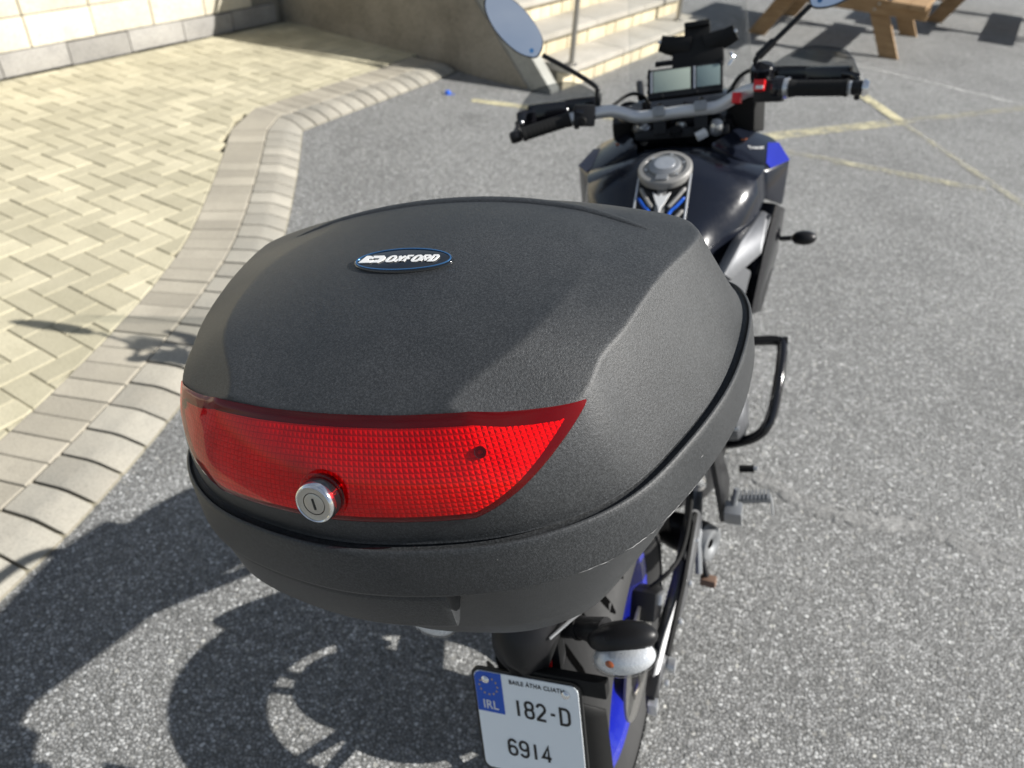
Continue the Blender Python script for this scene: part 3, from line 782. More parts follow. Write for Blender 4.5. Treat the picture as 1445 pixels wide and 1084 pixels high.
m = MB(); m.lathe([(.036, -.14), (.046, -.06), (.046, -.008), (.040, .008), (.030, .010), (.0, .004)], (.178, .270, .330), MUA, 28, False); m.build('muffler', 'satin_black', bike)
m = MB(); m.lathe([(.012, .012), (.020, .016), (.030, .020), (.039, .018), (.043, .008), (.044, -.004)], (.178, .270, .330), MUA, 28, False); m.build('muffler_tip', 'brushed_alu', bike)
MB().box((.187, .25, .222), (.036, .022, .022), (0, 0, RAD(-6)), .003).build('exhaust_bracket_foot', 'rust_brown', bike)
MB().tube([(.17, .27, .27), (.183, .25, .235)], .007, 8).build('exhaust_bracket', 'satin_black', bike)
m = MB(); m.tube(spline([(-.17, .40, .28), (-.24, .34, .14), (-.29, .30, .075)], 5), .011, 10); m.box((-.30, .30, .068), (.05, .08, .010), (0, RAD(12), 0), .003); m.build('side_stand', 'satin_black', bike)
# crash bars
for s in (1, -1):
    m = MB(); m.tube(spline([(s*.17, .76, .57), (s*.235, .755, .582), (s*.295, .745, .592), (s*.306, .72, .585), (s*.304, .63, .54), (s*.292, .56, .48), (s*.262, .545, .435), (s*.20, .55, .40), (s*.15, .56, .39)], 6), .013, 12); m.build('crash_bar', 'gloss_black', bike)
    m = MB(); m.lathe([(0, 0), (.014, 0), (.014, .012), (0, .014)], (s*.305, .742, .592), (s, 0, 0), 14, False); m.build('crash_bar_cap', 'satin_black', bike)

# tank, cap, pad, side panels
hull([(.56, [(0, .80), (.06, .80), (.085, .79), (.10, .73), (.08, .66), (0, .66)]),
      (.66, [(0, .872), (.062, .870), (.098, .858), (.118, .80), (.11, .68), (0, .68)]),
      (.74, [(0, .920), (.064, .917), (.112, .905), (.150, .83), (.14, .70), (0, .70)]),
      (.80, [(0, .962), (.066, .958), (.155, .930), (.190, .86), (.17, .72), (0, .72)]),
      (.86, [(0, 1.000), (.068, .996), (.196, .952), (.216, .885), (.19, .74), (0, .74)]),
      (.94, [(0, 1.018), (.072, 1.014), (.226, .962), (.236, .90), (.20, .78), (0, .78)]),
      (1.03, [(0, 1.005), (.072, 1.002), (.222, .962), (.232, .90), (.19, .80), (0, .80)]),
      (1.08, [(0, .985), (.06, .983), (.19, .95), (.20, .90), (.16, .82), (0, .82)])], 'fuel_tank', 'dark_metallic', sharp=55)
CAPN = Vector((0, -.30, 1)).normalized()
m = MB(); m.lathe([(.067, -.012), (.067, .004), (.064, .0075), (.054, .0085), (.052, .005), (.0, .005)], (-.002, .862, 1.004), CAPN, 48, False); cp_ = m.build('fuel_cap', 'pad_grey', bike)
m = MB(); m.lathe([(.040, .004), (.040, .012), (.036, .015), (.0, .015)], (-.002, .864, 1.004), CAPN, 40, False); m.build('cap_lid', 'brushed_alu', cp_)
m = MB(); m.lathe([(.026, .0148), (.026, .0175), (.022, .0185), (.0, .0165)], (-.002, .866, 1.004), CAPN, 32, False); m.build('cap_key_cover', 'silver', cp_)
MB().box((-.002, .815, .998), (.030, .02, .010), (RAD(16), 0, 0), .002).build('cap_hinge', 'brushed_alu', cp_)
for i in range(6):
    a = i*math.pi/3+.3; c = Vector((-.002, .862, 1.004)); fm = frame(c, (1, 0, 0), Vector((0, 1, .3)))
    q = fm @ Vector((.047*math.cos(a), .047*math.sin(a), .006)); MB().lathe([(0, .004), (.0035, .004), (.0035, 0)], q, CAPN, 10, False).build('cap_bolt', 'silver', cp_)
# tank pad: black strip with grey keyhole spine, ribs, blue claw marks and V emblem
def tz(y): return np.interp(y, [.56, .66, .74, .80, .86], [.80, .872, .920, .962, 1.000])
def padpt(x, y, h=.0015): return Vector((x, y, tz(y)-.0008*(abs(x)/.06)+h))
def padpoly(name, pts, mat, parent, h, th=.0015):
    """thin raised decal on the tank top, outline in (x,y)"""
    ys = [p for p in pts]; m = MB(); top = [padpt(x, y, h) for x, y in ys]
    m.prism(top, (0, .0004, -th)); return m.build(name, mat, parent, smooth=False)
m = MB(); rows = []
for y in np.linspace(.655, .83, 14): rows.append([padpt(x, y, .0012) for x in (-.060, -.03, 0, .03, .060)])
m.loft(rows, closed=False); pad = m.build('tank_pad', 'satin_black', bike)
def ribbon(name, path, w, mat, h, r=.002):
    m = MB(); q = spline(path, 6); m.tube([padpt(x, y, h) for x, y in q], [w*(.45 if i in (0, len(q)-1) else 1) for i in range(len(q))], 8, flat=1.0); o = m.build(name, mat, pad); return o
m = MB(); rows = []
for y in np.linspace(.66, .812, 12): rows.append([padpt(x, y, .003) for x in (-.012, -.006, 0, .006, .012)])
m.loft(rows, closed=False); m.build('pad_spine', 'pad_grey', pad)
for s in (-1, 1):
    ribbon('pad_rib', [(s*.020, .768), (s*.034, .785), (s*.056, .815)], .0052, 'pad_grey', .002)
    ribbon('pad_rib', [(s*.022, .722), (s*.036, .738), (s*.057, .762)], .0052, 'pad_grey', .002)
    ribbon('pad_claw', [(s*.016, .722), (s*.026, .757), (s*.040, .772), (s*.057, .792)], .0042, 'blue_decal', .0015)
    ribbon('pad_claw', [(s*.004, .713), (s*.020, .716), (s*.045, .722)], .0045, 'blue_decal', .0035)
    ribbon('pad_claw', [(s*.018, .716), (s*.024, .700), (s*.036, .690)], .0040, 'blue_decal', .0015)
    m = MB(); m.tube([padpt(s*.0635, y, .002) for y in np.linspace(.64, .85, 12)], .0028, 8); m.build('pad_edge_trim', 'silver', pad)
em = [(-.022, .800), (-.006, .790), (0, .797), (.006, .790), (.022, .800), (.012, .778), (.004, .766), (0, .750), (-.004, .766), (-.012, .778)]
padpoly('v_emblem', em, 'white_print', pad, .0065, .003)
# front wings of the tank with the blue flash
for s in (1, -1):
    A, B_, C_, D, E_ = [Vector((s*x, y, z)) for x, y, z in ((.090, .975, 1.028), (.150, 1.12, 1.030), (.238, 1.14, .990), (.288, 1.06, .952), (.229, .965, .957))]
    F = Vector((s*.238, .955, .885)); G = Vector((s*.276, 1.02, .838)); Hh = Vector((s*.262, 1.13, .86)); I = Vector((s*.14, 1.14, .90)); Jn = Vector((s*.10, .985, .93))
    v = [A, B_, C_, D, E_, F, G, Hh, I, Jn]
    fs = [(0, 1, 2, 3, 4), (4, 3, 6, 5), (3, 2, 7, 6), (2, 1, 8, 7), (0, 4, 5, 9), (1, 0, 9, 8), (5, 6, 7, 8, 9)]
    m = MB(); m.add(v, fs); wg = m.build('tank_wing', 'dark_metallic', bike, bevel=.013)
    n = (C_-A).cross(D-A).normalized(); n = n if n.z > 0 else -n
    def L3(a, b, t): return a.lerp(b, t)
    q = [L3(E_, D, .22), L3(E_, D, .94), L3(D, C_, .70), L3(L3(A, C_, .78), D, .25), L3(L3(E_, D, .40), A, .14)]
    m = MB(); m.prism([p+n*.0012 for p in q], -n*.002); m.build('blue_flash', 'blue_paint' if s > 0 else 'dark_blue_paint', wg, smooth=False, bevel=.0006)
    q = [L3(A, C_, .18)+n*.001, L3(A, C_, .30)+n*.001, L3(A, D, .34)+n*.001, L3(A, D, .22)+n*.001]
    MB().prism([L3(A, C_, .48)+n*.0012, L3(A, C_, .58)+n*.0012, L3(A, C_, .56)+n*.0012+Vector((0, -.012, .003))], -n*.002).build('orange_sticker', 'orange_sticker', wg, smooth=False)
    fm = frame(L3(A, D, .50).lerp(C_, .22)+n*.0015, C_-A+(D-A)*.3, n.cross(C_-A))
    if s > 0: text_mesh('wing_lettering', 'Tracer', .019, 'white_print', wg, fm, extrude=.0003, shear=.2)
    # brushed side panel below the tank and black radiator shroud
    m = MB(); q = [(s*.232, .93, .868), (s*.256, .90, .868), (s*.240, .80, .805), (s*.188, .64, .815), (s*.172, .62, .84), (s*.200, .74, .872)]
    m.prism(q, (-s*.03, 0, -.012)); m.build('side_panel', 'grey_metallic', bike, bevel=.006)
    m = MB(); q = [(s*.262, .96, .872), (s*.284, 1.02, .835), (s*.278, 1.06, .76), (s*.262, 1.02, .66), (s*.244, .88, .60), (s*.22, .82, .62), (s*.244, .90, .78)]
    m.prism(q, (-s*.05, .02, 0)); m.build('radiator_shroud', 'gloss_black', bike, bevel=.005)
    m = MB(); q = [(s*.175, .62, .82), (s*.21, .74, .80), (s*.22, .80, .76), (s*.20, .74, .66), (s*.165, .60, .66), (s*.15, .54, .74)]
    m.prism(q, (-s*.03, 0, 0)); m.build('lower_side_panel', 'grey_metallic', bike, bevel=.008)
    # front indicator
    m = MB(); m.tube([(s*.25, 1.12, .702), (s*.30, 1.12, .705)], .007, 10); ind = m.build('front_indicator', 'satin_black', bike)
    m = MB(); m.loft(ell((s*.334, 1.115, .708), (.034, .022, .020))); m.build('indicator_body', 'satin_black', ind)
    m = MB(); m.loft(ell((s*.338, 1.128, .708), (.028, .020, .016))); m.build('indicator_lens', 'clear_lens', ind)
    # fork leg
    m = MB(); R_ = Matrix.Rotation(STEER, 3, 'Z'); f0 = FAX+R_ @ Vector((s*.098, .02, 0)); f1 = Vector((0, 1.12, 1.02))+R_ @ Vector((s*.105, 0, 0))
    m.tube([f0, f0.lerp(f1, .5)], .028, 16); m.build('fork_slider', 'satin_black', bike)
    m = MB(); m.tube([f0.lerp(f1, .45), f1], .0215, 16); m.build('fork_tube', 'brushed_alu', bike)
    m = MB(); m.lathe([(0, .018), (.014, .018), (.017, .014), (.024, .012), (.025, -.01)], f1+Vector((0, -.005, .012)), (0, -.35, 1), 20, False); m.build('fork_cap', 'silver', bike)
m = MB(); rows = []
for i in range(9):
    a = RAD(35+i*13); r = .325
    rows.append([FAX+Vector((x-.02*math.cos(a), r*math.cos(a), r*math.sin(a)+dz)) for x, dz in ((-.075, -.03), (-.06, -.01), (0, 0), (.06, -.01), (.075, -.03))])
m.loft(rows, closed=False); fg = m.build('front_mudguard', 'gloss_black', bike); fg.modifiers.new('s', 'SOLIDIFY').thickness = .004
# front cowl
hull([(1.10, [(0, .80), (.12, .82), (.17, .93), (.13, 1.05), (0, 1.07)]), (1.22, [(0, .80), (.15, .84), (.19, .95), (.14, 1.08), (0, 1.11)]), (1.36, [(0, .84), (.12, .86), (.16, .95), (.11, 1.06), (0, 1.09)]), (1.48, [(0, .90), (.05, .91), (.07, .95), (.05, 1.0), (0, 1.01)])], 'front_cowl', 'gloss_black', sharp=30)

# top yoke, handlebar, controls
YK = Vector((0, 1.10, 1.015))
m = MB(); m.box(YK+Vector((0, .01, 0)), (.25, .085, .028), (RAD(-20), 0, STEER), .010); m.build('top_yoke', 'satin_black', bike)
MB().lathe([(0, .02), (.012, .02), (.017, .012), (.019, 0)], YK+Vector((0, .012, .018)), (0, -.35, 1), 20, False).build('steering_nut', 'silver', bike)
MB().lathe([(0, .012), (.016, .012), (.018, .0)], YK+Vector((-.008, -.035, .016)), (0, -.35, 1), 20, False).build('ignition_lock', 'satin_black', bike)
MB().box((.062, 1.045, 1.030), (.030, .020, .018), (RAD(10), RAD(-20), RAD(25)), .004).build('key', 'white_print', bike)
MB().lathe([(0, .02), (.014, .02), (.018, .012), (.018, -.01)], (.095, 1.075, 1.035), (.2, -.3, 1), 16, False).build('preload_adjuster', 'silver', bike)
bar = spline([(-.40, .945, 1.080), (-.26, .998, 1.103), (-.19, 1.03, 1.106), (-.155, 1.045, 1.098), (-.115, 1.06, 1.080), (-.075, 1.066, 1.078), (0, 1.07, 1.084), (.075, 1.076, 1.088), (.105, 1.077, 1.093), (.14, 1.075, 1.112), (.175, 1.062, 1.130), (.22, 1.045, 1.136), (.26, 1.036, 1.137), (.42, 1.0, 1.138)], 6)
hb = MB().tube(bar, .0160, 18).build('handlebar', 'bar_silver', bike)
for s, (x, y, z) in ((-1, (-.052, 1.068, 1.079)), (1, (.056, 1.074, 1.087))):
    MB().box((x, y+.006, z-.028), (.034, .036, .05), (RAD(-20), RAD(-3), STEER), .004).build('bar_riser', 'satin_black', bike)
    c = MB().box((x, y, z+.008), (.032, .050, .026), (RAD(-20), RAD(-3), STEER), .006).build('bar_clamp', 'brushed_alu', bike)
    for d in (-.016, .016): MB().lathe([(0, .0), (.0045, .0), (.0055, .003), (.0055, -.004)], (x, y+d, z+.0215-.35*d*0), (0, -.3, 1), 12, False).build('clamp_bolt', 'plate_black', c)
def grip(a, b, name):
    a, b = Vector(a), Vector(b); d = (b-a).normalized(); L = (b-a).length
    prof = [(0, 0), (.019, 0), (.020, .004), (.0185, .010)]
    for i in range(10): prof += [(.0185, .012+i*(L-.024)/10), (.0178, .012+(i+.4)*(L-.024)/10), (.0187, .012+(i+.8)*(L-.024)/10)]
    prof += [(.020, L-.006), (.0215, L), (0, L)]
    g = MB().lathe(prof, a, d, 24, False).build(name, 'rubber', bike, sharp=50)
    MB().lathe([(0, -.034), (.012, -.034), (.0165, -.028), (.0165, -.010), (.014, -.006), (.0165, -.002), (0, 0)], a, d, 24, False).build('bar_end', 'satin_black', g)
    return g
gl_ = grip((-.400, .945, 1.080), (-.275, .993, 1.102), 'grip'); gr_ = grip((.405, 1.003, 1.138), (.275, 1.032, 1.137), 'grip')
MB().lathe([(0, -.046), (.013, -.046), (.019, -.038), (.019, -.033), (0, -.033)], (.405, 1.003, 1.138), Vector((-.13, .029, -.001)), 24, False).build('bar_end_ring', 'chrome', gr_)
MB().lathe([(.0, 0), (.024, 0), (.024, .010), (.018, .012)], (.272, 1.033, 1.137), (-1, .2, 0), 24, False).build('throttle_flange', 'silver', gr_)
# left switchgear
sl = MB().box((-.240, 1.005, 1.105), (.058, .044, .056), (RAD(-15), RAD(8), RAD(18)), .010).build('switch_block', 'satin_black', bike)
MB().box((-.245, .982, 1.122), (.022, .012, .012), (RAD(-15), RAD(8), RAD(18)), .003).build('rocker_switch', 'gloss_black', sl)
MB().lathe([(0, .010), (.008, .010), (.010, .006), (.010, -.004)], (-.238, .982, 1.098), (.2, -1, .2), 14, False).build('horn_button', 'matt_black', sl)
MB().box((-.258, .985, 1.084), (.014, .02, .010), (0, 0, RAD(18)), .003).build('indicator_switch', 'matt_black', sl)
# right switchgear with red switches
sr = MB().box((.228, 1.040, 1.132), (.072, .044, .052), (RAD(-15), 0, RAD(-8)), .010).build('switch_block', 'satin_black', bike)
MB().box((.205, 1.018, 1.152), (.026, .022, .026), (RAD(-25), 0, RAD(-8)), .004).build('kill_switch', 'red_plastic', sr)
MB().box((.206, 1.008, 1.150), (.018, .010, .008), (RAD(-25), 0, RAD(-8)), .001).build('kill_switch_mark', 'white_print', sr)
MB().box((.150, 1.045, 1.118), (.022, .030, .026), (RAD(-20), 0, RAD(-5)), .004).build('hazard_switch', 'red_plastic', sr)
MB().lathe([(0, 0), (.027, 0), (.029, .006), (.029, .022), (.026, .026), (0, .026)], (.236, 1.042, 1.136), (1, -.2, 0), 24, False).build('throttle_housing', 'gloss_black', sr)
# levers, brake reservoir
for s, p in ((-1, [(-.20, 1.06, 1.10), (-.26, 1.075, 1.10), (-.34, 1.055, 1.088), (-.40, 1.03, 1.075)]), (1, [(.20, 1.085, 1.13), (.26, 1.105, 1.134), (.34, 1.095, 1.134), (.405, 1.075, 1.132)])):
    MB().tube(spline(p, 6), .0065, 10).build('lever', 'satin_black', bike)
    MB().box(p[0], (.04, .035, .03), (RAD(-15), 0, 0), .006).build('lever_perch', 'satin_black', bike)
m = MB(); m.lathe([(0, .03), (.026, .03), (.029, .026), (.027, -.012), (.0, -.014)], (.205, 1.085, 1.155), (0, -.2, 1), 24, False); m.build('brake_reservoir', 'gloss_black', bike)
MB().tube(spline([(.20, 1.10, 1.15), (.17, 1.14, 1.16), (.13, 1.16, 1.12), (.11, 1.15, 1.02)], 6), .005, 8).build('brake_line', 'rubber', bike)
MB().tube(spline([(-.19, 1.07, 1.10), (-.14, 1.14, 1.12), (-.10, 1.18, 1.08), (-.09, 1.17, .98)], 6), .005, 8).build('clutch_cable', 'rubber', bike)
MB().lathe([(0, .012), (.03, .012), (.034, .0), (.034, -.02), (0, -.03)], (-.135, 1.10, 1.085), (.2, -.2, 1), 22, False).build('cable_cover', 'gloss_black', bike)
# handguards: black lower shield and smoked upper deflector, both curved
for s, dz, dy in ((-1, -.035, -.045), (1, .0, 0)):
    def hp(u, v, yb):                                     # u 0 inner .. 1 outer, v 0 bottom .. 1 top
        x = s*(.215+.215*u); y = 1.135-.10*u**3+yb+.02*v+dy; z = 1.118+.095*v*(1-.15*u)+dz; return Vector((x, y, z))
    m = MB(); rows = [[hp(u, v*.50, 0) for u in np.linspace(.05, 1, 12)] for v in np.linspace(0, 1, 5)]
    m.loft(rows, closed=False); hg = m.build('handguard', 'gloss_black', bike); hg.modifiers.new('s', 'SOLIDIFY').thickness = .005
    m = MB(); rows = []
    for v in np.linspace(0, 1, 7):
        us = np.linspace(.0, 1.0, 14); top = [(.50+.45*math.sin(math.pi*min(1, max(0, (u-.05)/.5))/2))*(1-.55*max(0, (u-.8)/.2)**2) for u in us]
        rows.append([hp(u, .30+(t*1.08-.30)*v, .008) for u, t in zip(us, top)])
    m.loft(rows, closed=False); d = m.build('wind_deflector', 'smoke_plastic', hg); d.modifiers.new('s', 'SOLIDIFY').thickness = .003
    MB().box((s*.36, 1.105+dy, 1.138+dz), (.11, .035, .055), (RAD(-10), 0, s*RAD(-12)), .012).build('guard_mount', 'gloss_black', hg)
    for (u, v) in ((.25, .35), (.45, .42), (.62, .30), (.95, .30)):
        MB().lathe([(0, .004), (.0045, .003), (.006, 0)], hp(u, v*.55, -.006), (0, -1, .2), 10, False).build('guard_screw', 'silver', hg)
    MB().tube(spline([hp(1, .2, .0), (s*.428, 1.02+dy*.6, 1.125+dz), (s*.425, .985+dy*.8 if s < 0 else 1.0, 1.115+dz)], 5), .007, 8).build('guard_arm', 'satin_black', hg)
# mirrors
def mirror(stem, C0, ex, ey, s):
    st = MB().tube(spline(stem, 6), [.0075]*6+[.0065]*(6*(len(stem)-2)+1), 12).build('mirror_stem', 'satin_black', bike)
    ex = Vector(ex).normalized(); n = ex.cross(Vector(ey)).normalized(); n = n if n.y < 0 else -n; ey = n.cross(ex)
    if ey.z < 0: ey = -ey
    out = [(-.085, -.004), (-.078, -.022), (-.045, -.040), (.0, -.047), (.05, -.044), (.095, -.028), (.115, -.006), (.108, .018), (.07, .040), (.02, .047), (-.04, .040), (-.072, .024)]
    out = [(u, v) for u, v in out]; o2 = spline([(u, v, 0) for u, v in out], 5, True); Cc = Vector(C0)
    P3 = [Cc+ex*u+ey*v for u, v, _ in o2]
    m = MB(); rings = [[Cc+(p-Cc)*.97+n*.002 for p in P3], [p+n*.001 for p in P3], [p-n*.006 for p in P3], [Cc+(p-Cc)*.86-n*.02 for p in P3], [Cc+(p-Cc)*.45-n*.03 for p in P3]]
    m.loft(rings); sh = m.build('mirror_shell', 'satin_black', st)
    m = MB(); g = [Cc+(p-Cc)*.955+n*.0028 for p in P3]; g2 = [q+n*.0006 for q in g]; m.loft([g, g2]); m.build('mirror_glass', 'mirror_glass', st, smooth=False)
    MB().lathe([(0, .0008), (.006, .0008), (.006, 0)], Cc-ex*.062-ey*.012+n*.0034, n, 16, False).build('adjust_mark', 'badge_blue', st)
mirror([(-.212, 1.045, 1.10), (-.212, 1.052, 1.150), (-.218, 1.055, 1.168), (-.29, 1.068, 1.212), (-.362, 1.078, 1.250)], (-.418, 1.062, 1.322), (-.62, -.10, .78), (.5, .45, .6), -1)
mirror([(.186, 1.095, 1.14), (.188, 1.100, 1.185), (.192, 1.102, 1.20), (.245, 1.125, 1.245), (.305, 1.15, 1.298)], (.376, 1.15, 1.348), (.86, -.05, .50), (-.35, .45, .8), 1)
for q0, q1 in (((.192, 1.102, 1.20), (.228, 1.118, 1.231)),): MB().tube([q0, q1], .0105, 12).build('stem_sleeve', 'satin_black', bike)
# dashboard with two displays
DM = frame((.004, 1.150, 1.140), (1, STEER*.6, .045), (0, .55, .84)); DR = DM.to_3x3()
da = MB().box(DM.translation, (.198, .078, .026), DR, .008).build('dashboard', 'satin_black', bike)
def onp(x, y, z=.014): return DM @ Vector((x, y, z))
MB().box(onp(-.033, .004), (.098, .056, .003), DR, .001).build('display', 'lcd', da)
MB().box(onp(.062, .004), (.060, .054, .003), DR, .001).build('display', 'lcd_dark', da)
for x in (-.087, .0265): MB().box(onp(x, .004, .0145), (.005, .058, .003), DR, .001).build('display_bezel', 'silver', da)
for x, y in ((-.094, .02), (-.094, .0), (-.094, -.02), (-.092, .034), (.094, .034), (-.06, -.034), (.03, -.034)):
    MB().lathe([(0, .006), (.005, .005), (.006, 0)], onp(x, y, .012), DR @ Vector((0, 0, 1)), 12, False).build('dash_button', 'satin_black', da)
# phone cradle above the dash
PMx = frame((.03, 1.205, 1.228), (1, .06, .05), (0, .45, .9)); PR = PMx.to_3x3()
def onph(x, y, z=0): return PMx @ Vector((x, y, z))
ph = MB().box(onph(0, .0), (.068, .085, .016), PR, .008).build('phone_cradle', 'matt_black', bike)
MB().box(onph(0, .040, .010), (.066, .014, .020), PR, .005).build('cradle_top_lip', 'matt_black', ph)
for s in (-1, 1):
    m = MB(); m.tube([onph(s*.02, -.012, -.004), onph(s*.075, .0, 0), onph(s*.098, .008, .004)], [.030, .024, .021], 10, flat=.6); m.build('cradle_arm', 'matt_black', ph)
    MB().lathe([(0, .004), (.004, .004), (.005, 0)], onph(s*.098, .008, .014), PR @ Vector((0, 0, 1)), 10, False).build('arm_screw', 'silver', ph)
MB().box(onph(0, -.045, -.008), (.135, .045, .034), PR, .010).build('cradle_base', 'matt_black', ph)
MB().tube([(-.08, 1.185, 1.182), (.10, 1.19, 1.19)], .007, 10).build('accessory_bar', 'satin_black', bike)
m = MB(); m.tube(spline([(.115, 1.17, 1.17), (.125, 1.175, 1.185), (.118, 1.18, 1.20)], 5), .005, 8); m.build('sensor_clip', 'chrome', bike)
# clear windscreen
m = MB(); rows = []
for v in np.linspace(0, 1, 9):
    wdt = .175-.035*v; rows.append([Vector((wdt*u, 1.34-.09*u*u+.02+.10*(-v), 1.11+.36*v-.02*u*u)) for u in np.linspace(-1, 1, 13)])
m.loft(rows, closed=False); ws = m.build('windscreen', 'clear_screen', bike); ws.modifiers.new('s', 'SOLIDIFY').thickness = .004
for s in (-1, 1): MB().tube([(s*.12, 1.17, 1.10), (s*.14, 1.25, 1.12)], .010, 8).build('screen_bracket', 'satin_black', bike)
m = MB(); m.prism([(.115, 1.12, 1.10), (.19, 1.10, 1.115), (.21, 1.20, 1.08), (.15, 1.24, 1.08)], (0, .01, -.10)); m.build('inner_fairing', 'matt_black', bike, bevel=.008)
m = MB(); m.prism([(-.115, 1.12, 1.06), (-.19, 1.10, 1.05), (-.21, 1.20, 1.06), (-.15, 1.24, 1.06)], (0, .01, -.10)); m.build('inner_fairing', 'matt_black', bike, bevel=.008)

# seats, tail, grab rails, rack
hull([(.60, [(0, .80), (.05, .79), (.07, .74), (0, .72)]), (.52, [(0, .83), (.09, .82), (.12, .76), (0, .74)]), (.40, [(0, .85), (.14, .84), (.165, .77), (0, .75)]), (.30, [(0, .88), (.13, .865), (.15, .79), (0, .77)])], 'rider_seat', 'matt_black', sharp=60)
hull([(.32, [(0, .925), (.10, .915), (.125, .83), (0, .81)]), (.18, [(0, .94), (.115, .93), (.135, .85), (0, .82)]), (.0, [(0, .94), (.10, .93), (.115, .86), (0, .84)]), (-.13, [(0, .93), (.075, .92), (.085, .86), (0, .85)])], 'pillion_seat', 'matt_black', sharp=60)
hull([(.30, [(0, .80), (.13, .79), (.15, .75), (.10, .71), (0, .70)]), (.05, [(0, .86), (.12, .86), (.13, .825), (.09, .80), (0, .79)]), (-.18, [(0, .88), (.09, .88), (.10, .85), (.07, .83), (0, .82)]), (-.30, [(0, .86), (.055, .86), (.064, .82), (.05, .79), (0, .78)]), (-.36, [(0, .84), (.042, .838), (.050, .795), (.040, .77), (0, .765)])], 'tail_fairing', 'gloss_black', sharp=40)
for s in (1, -1):
    m = MB(); m.tube(spline([(s*.11, .22, .86), (s*.165, .17, .92), (s*.195, .08, .945), (s*.195, -.08, .95), (s*.16, -.17, .94), (s*.09, -.24, .90)], 6), .013, 12); m.build('grab_rail', 'satin_black', bike)
m = MB(); m.box((0, -.22, .972), (.24, .30, .02), None, .008); m.box((0, -.2, .94), (.10, .16, .06), None, .01); m.build('luggage_rack', 'satin_black', bike)
MB().box((0, -.24, .995), (.28, .26, .030), None, .010).build('box_mount_plate', 'matt_black', bike)
# tail lamp, plate hanger, plate
m = MB(); rings = []
for t in np.linspace(0, 1, 11):
    y = -.26-.145*t; zc = .815-.085*t**1.3; wx = .058*(1-.35*t**3) if t < 1 else .02; wz = .05*(1-.25*t)*(1 if t < 1 else .3)
    rings.append([Vector((.005+wx*math.copysign(abs(math.cos(a))**.8, math.cos(a)), y-.012*math.cos(a)**2*(-1)*t*.8, zc+wz*math.copysign(abs(math.sin(a))**.8, math.sin(a)))) for a in [2*math.pi*k/28 for k in range(28)]])
m.loft(rings); m.build('tail_lamp_cover', 'satin_black', bike, sharp=70)
MB().tube([(.050, -.372, .775), (.075, -.34, .785), (.10, -.30, .785)], .0024, 8).build('tail_edge_highlight', 'silver', bike)  # highlight along the tail panel edge, added as a thin silver line
MB().box((.030, -.367, .700), (.030, .018, .030), (RAD(-18), 0, 0), .003).build('plate_reflector', 'red_plastic', bike)
m = MB(); m.prism([(-.035, -.33, .80), (.045, -.33, .80), (.060, -.375, .70), (.03, -.40, .58), (-.02, -.40, .58), (-.045, -.375, .70)], (0, .03, .01)); m.build('plate_hanger', 'satin_black', bike, bevel=.005)
PT = frame((.020, -.4275, .632), (1, 0, .085), (-.0, .31, .95)); PRt = PT.to_3x3()
def pl(x, y, z=0): return PT @ Vector((x, y, z))
def rrect(w, h, r, n=6):
    o = []
    for cx, cy, a0 in ((w/2-r, h/2-r, 0), (-w/2+r, h/2-r, 90), (-w/2+r, -h/2+r, 180), (w/2-r, -h/2+r, 270)):
        for i in range(n+1): a = RAD(a0+90*i/n); o.append((cx+r*math.cos(a), cy+r*math.sin(a)))
    return o
nz = PRt @ Vector((0, 0, 1))
m = MB(); m.prism([pl(x, y, -.004) for x, y in rrect(.170, .180, .014)], nz*.004); tray = m.build('number_plate', 'plate_black', bike, smooth=False)
m = MB(); m.prism([pl(x, y, .0005) for x, y in rrect(.161, .171, .011)], nz*.0012); m.build('plate_face', 'plate_white', tray, smooth=False)
m = MB(); bb = [(-.0800, .0745), (-.0770, .0815), (-.0700, .0850), (-.0365, .0850), (-.0365, .0160), (-.0800, .0160)]
m.prism([pl(x, y, .0018) for x, y in bb], nz*.0004); m.build('euro_band', 'plate_blue', tray, smooth=False)
for i in range(12):
    a = 2*math.pi*i/12; c = Vector((-.0585+.0145*math.cos(a), .0615+.0145*math.sin(a)))
    st = [(c.x+(.0021 if k % 2 == 0 else .0009)*math.sin(k*math.pi/5), c.y+(.0021 if k % 2 == 0 else .0009)*math.cos(k*math.pi/5)) for k in range(10)]
    MB().prism([pl(x, y, .0023) for x, y in st], nz*.0003).build('star', 'gold', tray, smooth=False)
def ptext(name, s, x, y, size, mat='plate_black', sx=.72, off=0, sp=1.05): 
    return text_mesh(name, s, size, mat, tray, PT @ Matrix.Translation((x, y, .0024)), offset=off, extrude=.0002, sx=sx, spacing=sp)
ptext('country_letters', 'IRL', -.0585, .0285, .021, 'white_print', .85, .0002)
ptext('county_text', 'BAILE ÁTHA CLIATH', .018, .0745, .0098, sx=.86, off=.0001, sp=1.12)
stroke_text('registration_character', '182-D', PT @ Matrix.Translation((.022, .032, .0020)), .0265, .0041, 'plate_black', tray, gap=.26, sx=.84)
stroke_text('registration_character', '6914', PT @ Matrix.Translation((-.004, -.040, .0020)), .0265, .0041, 'plate_black', tray, gap=.26, sx=.84)
for x, y in ((-.0620, .0725), (.062, .0700)):
    MB().lathe([(0, .0045), (.0035, .0042), (.0062, .002), (.0065, 0)], pl(x, y, .0018), nz, 18, False).build('plate_screw', 'chrome', tray)
MB().box(pl(.055, .082, -.012), (.13, .026, .018), PRt, .004).build('plate_lamp_bar', 'matt_black', bike)
